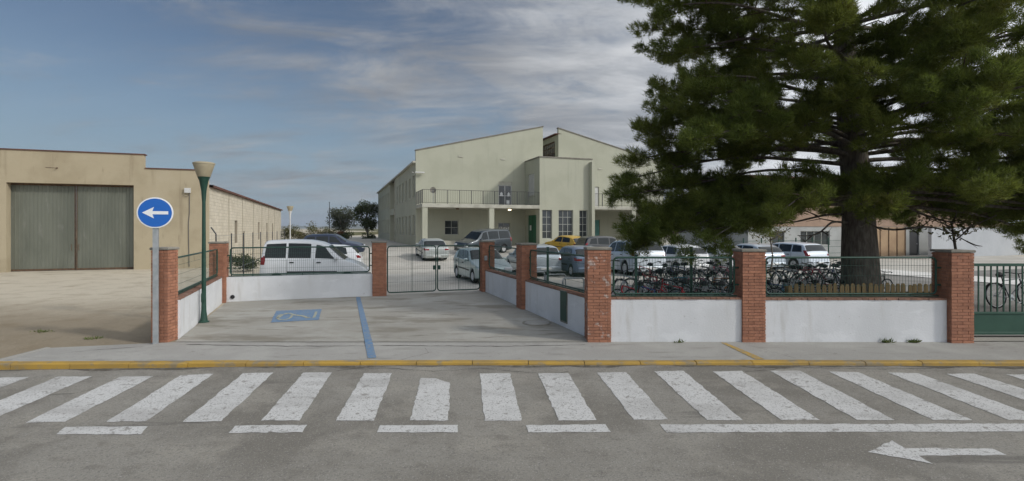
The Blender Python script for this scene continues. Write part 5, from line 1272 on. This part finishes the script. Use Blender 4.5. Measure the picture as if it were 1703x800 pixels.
def bough(h, az, length, rise, droop, r0=.07, density=1.0, start=.28, spread=1.0, dead=False):
    a = np.array([math.cos(az), math.sin(az), 0]); side = np.array([-a[1], a[0], 0]); o = tpos(h)
    sway = rng.normal(0, .16); w1, w2, p1, p2 = rng.uniform(.08, .22), rng.uniform(.06, .16), rng.uniform(0, 6), rng.uniform(0, 6)
    def pos(f): return o + a * length * f + side * (length * sway * f * f + w1 * math.sin(7 * f + p1) * f ** .5) + np.array([0, 0, rise * f + droop * f * f + w2 * math.sin(8 * f + p2) * f ** .5])
    fs = np.linspace(0, 1, 14); limbs.tube([tuple(pos(f)) for f in fs], [r0 * (1 - f) ** .8 + .010 for f in fs], 6)
    n = int(length * 1.42)
    for i in range(n):
        f = start + (1 - start) * (i + rng.uniform(0, 1)) / n; p = pos(f); fwd = unit(pos(min(1, f + .05)) - pos(f - .05))
        sg = 1 if i % 2 else -1; ang = rng.uniform(.45, 1.2)
        d = unit(fwd * math.cos(ang) + side * sg * math.sin(ang) + np.array([0, 0, rng.uniform(-.25, .50)]))
        l = (.40 + (1 - f) * 1.35 * min(1, length / 5)) * rng.uniform(.6, 1.25) * spread
        q = p + d * l + np.array([0, 0, -.05 * l]); mid_ = (p + q) / 2 + np.array([0, 0, .07 * l]) + rng.normal(0, .05, 3)
        twigs.tube([tuple(p), tuple(mid_), tuple(q)], [.020, .013, .006], 4, cap=False)
        if dead:
            for k in range(2):
                e = mid_ + unit(d + rng.normal(0, .6, 3)) * l * .5; twigs.tube([tuple(mid_), tuple(e)], [.009, .003], 3, cap=False)
            continue
        for g in ([1.0] if l < .55 else [.55, 1.0] if l < 1.0 else [.42, .72, 1.0]):
            c_ = p + (q - p) * g + rng.normal(0, .10, 3); sz = rng.uniform(.19, .38) * (1.0 if g == 1 else .9)
            clump(c_, d + np.array([0, 0, .25]), sz, int(140 * sz * density))
            if rng.uniform() < .45:
                e = c_ + unit(d + rng.normal(0, .7, 3) + np.array([0, 0, .3])) * rng.uniform(.3, .55); twigs.tube([tuple(c_), tuple(e)], [.008, .004], 3, cap=False); clump(e, e - c_, rng.uniform(.16, .28), int(38 * density))
    if not dead: clump(pos(1.0), a + np.array([0, 0, .3]), .36, int(60 * density))
def az_of(dx, dy): return math.atan2(dy, dx)
# lowest boughs: long, drooping, mostly to the left and behind
for h, az, l, ri, dr in ((3.3, 176, 6.0, .35, -1.55), (3.0, 196, 6.1, .5, -1.3), (3.4, 215, 5.2, .4, -1.2), (3.1, 160, 6.2, .2, -1.3), (3.5, 140, 5.6, .3, -1.0), (3.0, 186, 4.6, .2, -.9),
                         (3.2, 205, 3.8, .1, -.8), (3.3, 20, 5.5, .3, -.7), (3.6, -12, 5.8, .5, -.9), (3.3, 50, 5.5, .4, -1.2), (3.4, 95, 5.0, .2, -1.2), (3.5, 262, 3.2, .15, -.75), (3.7, 292, 3.6, .2, -.7), (3.5, 318, 4.6, .4, -.9), (3.5, 240, 3.4, .3, -.9), (3.0, 5, 6.4, .1, -1.0), (3.1, 335, 6.0, .2, -1.0)):
    bough(h, R(az + rng.uniform(-4, 4)), l, ri, dr, .058)
for h, az, l, ri, dr in ((3.0, 172, 6.3, .8, -1.3), (3.2, 182, 6.4, .9, -2.3), (3.4, 190, 6.2, 1.0, -2.3), (2.9, 202, 5.8, .7, -1.6), (3.1, 165, 6.2, .6, -1.3), (3.6, 178, 5.2, .5, -1.6), (3.5, 198, 4.6, .5, -1.4),
                         (3.3, 155, 5.8, .6, -1.2), (3.7, 186, 6.4, 1.2, -1.7), (3.6, 170, 6.2, 1.0, -1.2), (3.2, 210, 4.2, .3, -1.1), (3.4, 30, 6.6, .6, -1.3), (3.3, 328, 5.2, .5, -1.0),
                         (4.6, 176, 5.7, 1.3, -1.0), (4.9, 188, 5.8, 1.3, -.9), (5.2, 196, 5.4, 1.0, -.6), (5.1, 166, 5.6, 1.1, -.8), (4.8, 210, 5.2, 1.1, -.9), (5.4, 180, 5.6, .9, -.7), (5.6, 205, 5.2, .8, -.6),
                         (5.2, 12, 6.4, .9, -.9), (5.5, 352, 6.6, .8, -.8), (5.4, 330, 6.0, .8, -.8), (4.2, 356, 6.6, .5, -1.4)):
    bough(h, R(az + rng.uniform(-3, 3)), l, ri, dr, .045, density=.9, start=.42, spread=1.0)
# middle boughs
for h, az, l, ri, dr in ((4.1, 183, 6.3, 1.1, -1.35), (4.3, 205, 6.4, 1.3, -1.3), (4.4, 168, 6.3, 1.2, -1.3), (4.6, 225, 5.0, 1.0, -.9), (4.5, 150, 5.6, 1.0, -1.0),
                         (5.0, 246, 4.4, .9, -.6), (5.0, 268, 4.3, .8, -.55), (5.1, 290, 4.6, .9, -.7), (4.9, 315, 5.2, .9, -.8), (4.6, 340, 5.8, .9, -1.0), (4.8, 5, 6.2, 1.0, -1.0), (4.7, 30, 5.8, 1.0, -1.0), (4.9, 65, 5.2, .8, -.8), (4.8, 110, 5.0, .8, -.8), (5.3, 232, 3.6, .6, -.5), (5.3, 300, 3.4, .6, -.4), (4.4, 322, 6.2, .7, -.9), (4.2, 350, 6.6, .5, -.8)):
    bough(h, R(az + rng.uniform(-4, 4)), l, ri, dr, .058)
# upper boughs in rising whorls
for h in (6.0, 6.7, 7.4, 8.1, 8.9, 9.7, 10.5, 11.3, 12.1, 12.9, 13.5):
    n = 6; a0 = rng.uniform(0, 360); lm = float(np.interp(h, [6, 8, 9.5, 12, 14], [5.3, 5.6, 5.6, 3.6, 1.2]))
    for i in range(n):
        bough(h + rng.uniform(-.2, .2), R(a0 + 360 * i / n + rng.uniform(-12, 12)), lm * rng.uniform(.78, 1.08), rng.uniform(.5, 1.3), rng.uniform(-.9, -.2), .06, density=1.0)
for h, az, l, ri, dr in ((7.2, 178, 4.9, .9, -.5), (7.9, 190, 5.2, 1.0, -.5), (8.4, 172, 5.6, .8, -.4), (8.8, 200, 5.4, .7, -.5), (9.2, 183, 5.7, .5, -.5), (8.0, 212, 4.8, .9, -.5),
                         (4.6, 253, 3.8, .5, -.6), (4.4, 277, 4.0, .4, -.6), (4.8, 264, 4.6, .7, -.6), (3.7, 258, 3.0, .2, -.5), (3.6, 283, 3.2, .2, -.5), (6.3, 266, 4.2, .5, -.5), (5.6, 282, 4.4, .6, -.5), (5.5, 250, 4.2, .6, -.5), (6.9, 285, 4.4, .6, -.5),
                         (3.5, 342, 5.6, .7, -1.5), (3.3, 8, 5.8, .6, -1.6), (3.7, 22, 6.2, .8, -1.8), (3.6, 320, 4.8, .6, -1.3), (3.9, 355, 6.6, 1.0, -2.2), (3.2, 330, 6.4, .5, -1.5)):
    bough(h, R(az + rng.uniform(-3, 3)), l, ri, dr, .045, density=.95, start=.45)
# bare dead boughs low on the trunk
for h, az, l in ((2.5, 200, 2.4), (2.7, 170, 3.2), (2.4, 330, 2.6), (2.8, 250, 1.8), (2.9, 10, 3.4), (3.8, 190, 4.0)):
    bough(h, R(az), l, -.1, -.3, .03, dead=True)
limbs.build('limbs', M_BARK, pine, smooth=70); twigs.build('twigs', M_TWIG, pine)
TPn = np.array(tp); TDn = np.array(td)
fast_mesh('crown', needles(TPn, TDn, 13, .145, .016, rng), 3, M_NEEDLE, pine)
print('PINE tufts', len(TPn))

# ------------------------------------------------------------------ other trees and shrubs
def leafy(name, label, cat, x, y, z, w, h, crown_h, m, n, leaf=.16, seed=0, trunk_r=.14, group=None, blobs=12, d=None, stem=True):
    rg = np.random.default_rng(seed); o = thing(name, label, cat, (x, y, z), 0, group); d = d or w
    cz = h - crown_h / 2
    if stem:
        t = MB(); t.tube([(0, 0, -.1), (.05 * w, 0, (h - crown_h) * .7), (.0, .05, h - crown_h * .55), (.06 * w, 0, h - crown_h * .2)], [trunk_r, trunk_r * .8, trunk_r * .6, trunk_r * .2], 8)
        for k in range(6):
            a = 2 * math.pi * k / 6 + rg.uniform(0, .6); zz_ = h - crown_h * rg.uniform(.55, .95)
            t.tube([(.0, 0, zz_), (w * .18 * math.cos(a), d * .18 * math.sin(a), zz_ + crown_h * .18), (w * .36 * math.cos(a), d * .36 * math.sin(a), zz_ + crown_h * .4)], [trunk_r * .4, trunk_r * .25, .02], 5)
        t.build('trunk', M_BARK, o, smooth=70)
    C = []; 
    for k in range(blobs):
        v = unit(rg.normal(0, 1, 3)); q = rg.uniform(.25, .95) ** .6
        C.append((v * q * np.array([w / 2, d / 2, crown_h / 2]) * .72 + np.array([0, 0, cz]), rg.uniform(.16, .30) * min(w, crown_h * 1.3)))
    P_ = []
    for k in range(n):
        c_, r_ = C[rg.integers(len(C))]; v = unit(rg.normal(0, 1, 3)); P_.append(c_ + v * r_ * rg.uniform(.45, 1.0) * np.array([1, 1, .85]))
    P_ = np.array(P_); dd = unit(rg.normal(0, 1, (n, 3)) + np.array([0, 0, -.1])); s = unit(np.cross(dd, rg.normal(0, 1, (n, 3)))); L = leaf * rg.uniform(.6, 1.4, (n, 1))
    V = np.empty((n, 4, 3)); V[:, 0] = P_; V[:, 1] = P_ + dd * L * .5 + s * L * .22; V[:, 2] = P_ + dd * L; V[:, 3] = P_ + dd * L * .5 - s * L * .22
    V[..., 2] = np.maximum(V[..., 2], .02)
    fast_mesh('crown' if stem else 'foliage', V.reshape(-1, 3), 4, m, o); return o
leafy('leafy_tree', 'grey-green loose tree far away between lamp and school', 'tree', -31.5, 95, 0, 6.2, 7.2, 6.0, M_LEAFG, 5200, .30, 21, .22, 'distant trees beside the school', 14)
leafy('leafy_tree', 'darker green tree far away touching the school left edge', 'tree', -25.6, 90, 0, 5.2, 8.0, 6.6, M_LEAFD, 5600, .30, 22, .22, 'distant trees beside the school', 14)
SHR = [(-34.8, 80, 3.6, 2.6, M_LEAFO, 'olive shrub left of the far white lamp'), (-33.2, 79, 3.2, 3.2, M_LEAFO, 'olive shrub just right of the far white lamp'), (-31.0, 80, 3.6, 3.4, M_LEAFO, 'tallest olive shrub in the far hedge row'), (-29.4, 82, 3.0, 2.9, M_LEAFO, 'olive shrub beside the reddish shrub far away'),
       (-28.4, 84, 2.4, 2.4, M_LEAFR, 'reddish shrub in the far hedge row'), (-26.6, 83, 3.2, 2.0, M_LEAFD, 'dark green shrub right of the reddish shrub'), (-37.6, 80, 3.4, 2.4, M_LEAFD, 'dark shrub close to the warehouse rear end'), (-23.5, 84, 3.0, 1.7, M_LEAFD, 'low dark shrub at the school rear corner')]
for i, (x, y, w, h, m, lab) in enumerate(SHR): leafy('shrub', lab, 'shrub', x, y, 0, w, h, h, m, 1500, .20, 40 + i, group='far hedge row', stem=False, blobs=9)
leafy('hedge', 'low dark clipped hedge in front of the warehouse flank', 'hedge', -14.4, 27.2, 0, 2.6, .95, .95, M_LEAFD, 2600, .10, 61, stem=False, blobs=22, d=1.2)
leafy('sapling', 'thin young tree with yellowing leaves above the right pillar', 'tree', 13.1, 15.2, .03, 2.6, 3.1, 1.3, M_LEAFO, 420, .12, 63, .05, blobs=8)
leafy('sapling', 'small bare-looking young tree behind the middle street pillar', 'tree', 12.6, 25.0, .03, 2.6, 2.9, 1.6, M_LEAFO, 350, .12, 64, .05, blobs=8)
# weeds at the foot of the street wall
for i, (px_, lab) in enumerate(((1476, 'left tuft of weeds at the foot of the right white wall'), (1520, 'right tuft of weeds at the foot of the right white wall'), (1130, 'tiny weed tuft at the foot of the wall below the bicycles'))):
    x = (px_ - F) / F * 10.5; rg = np.random.default_rng(80 + i); n = 70 if i < 2 else 25
    o = thing('weed_tuft', lab, 'weed', (x, 10.52, walk_z(x, 10.52)), 0, 'weeds along the wall foot')
    b = np.c_[rg.normal(0, .05, n), rg.uniform(-.03, .03, n), np.zeros(n)]; dd = unit(np.c_[rg.normal(0, .8, n), rg.normal(-.2, .4, n), np.full(n, .7)]); s = unit(np.cross(dd, rg.normal(0, 1, (n, 3)))); L = rg.uniform(.04, .13, (n, 1))
    V = np.empty((n, 4, 3)); V[:, 0] = b; V[:, 1] = b + dd * L * .5 + s * .010; V[:, 2] = b + dd * L; V[:, 3] = b + dd * L * .5 - s * .010
    fast_mesh('leaves', V.reshape(-1, 3), 4, M_WEED, o)
rg = np.random.default_rng(5); pv_ = MB()
for k in range(900):
    y = 10.2 + 16 * rg.uniform() ** 1.8; x = -8.2 - rg.uniform() * (y * 1.05 - 7.2 if y * 1.05 > 8.2 else 1.0)
    if W2S(x, y)[0] > -10.9 and y > 11: continue
    r_ = rg.uniform(.005, .015); z = G(x, y); a = rg.uniform(0, 6)
    P8 = [(x + r_ * math.cos(a + t) * rg.uniform(.7, 1.2), y + r_ * math.sin(a + t) * rg.uniform(.7, 1.2)) for t in (0, 1.3, 2.5, 3.8, 5.0)]
    pv_.add([(p, q, z - .005) for p, q in P8] + [(x + .2 * r_, y, z + r_ * .7)], [(i, (i + 1) % 5, 5) for i in range(5)])
tag(pv_.build('pebbles', mat('dusty pebbles', (.36, .31, .235), (.28, .235, .17), 8, 4, .95, spec=.1)), 'pale pebbles scattered over the dirt yard left of the sign', 'pebbles', kind='stuff')
for i, (x, y, lab) in enumerate(((-8.9, 10.9, 'dry weed tuft at the pavement edge left of the arrow sign'), (-10.6, 11.6, 'dry weed tuft on the dirt at the left frame edge'), (-8.2, 12.0, 'weed tuft on the dirt behind the leftmost pillar'))):
    n = 60; o = thing('weed_tuft', lab, 'weed', (x, y, G(x, y)), 0, 'weeds on the dirt yard')
    b = np.c_[rg.normal(0, .10, n), rg.normal(0, .06, n), np.zeros(n)]; dd = unit(np.c_[rg.normal(0, .8, n), rg.normal(0, .6, n), np.full(n, .6)]); s_ = unit(np.cross(dd, rg.normal(0, 1, (n, 3)))); L = rg.uniform(.03, .10, (n, 1))
    V = np.empty((n, 4, 3)); V[:, 0] = b; V[:, 1] = b + dd * L * .5 + s_ * .008; V[:, 2] = b + dd * L; V[:, 3] = b + dd * L * .5 - s_ * .008
    fast_mesh('leaves', V.reshape(-1, 3), 4, M_WEED, o)
# thin pole among the far trees
po = thing('thin_pole', 'thin dark pole beside the grey-green far tree', 'pole', (-30.3, 85, 0)); MB().tube([(0, 0, -.1), (0, 0, 3), (0, 0, 6.6)], [.08, .07, .05], 8).build('shaft', M_DARK, po); MB().lathe([(.10, 6.6), (.10, 6.68)], 10).build('cap', M_DARK, po)

# ------------------------------------------------------------------ hills and haze
hm = MB(); n = 60; vs = []
for j, (yy, k) in enumerate(((4300, 0), (5000, 1), (6200, .6), (7200, 0))):
    for i in range(n + 1):
        x = -7000 + 14000 * i / n
        hgt = 62 + 34 * math.sin(x * .0011 + 1.1) + 16 * math.sin(x * .0043 + .3) + 9 * math.sin(x * .011)
        vs.append((x, yy, -.5 + hgt * k))
hm.add(vs, [(j * (n + 1) + i, j * (n + 1) + i + 1, (j + 1) * (n + 1) + i + 1, (j + 1) * (n + 1) + i) for j in range(3) for i in range(n)])
tag(hm.build('hills', M_MTN, smooth=80), kind='structure')
hz = MB(); hz.box(-7600, 7600, -2600, 8600, -4, 140)
hmat = bpy.data.materials.new('haze air'); hmat.use_nodes = True; nt = hmat.node_tree; nt.nodes.clear()
pv = nt.nodes.new('ShaderNodeVolumePrincipled'); pv.inputs['Color'].default_value = (.80, .88, 1.0, 1); pv.inputs['Density'].default_value = 1.6e-4; pv.inputs['Anisotropy'].default_value = .2
ou = nt.nodes.new('ShaderNodeOutputMaterial'); nt.links.new(pv.outputs[0], ou.inputs['Volume'])
tag(hz.build('haze', hmat), kind='stuff')
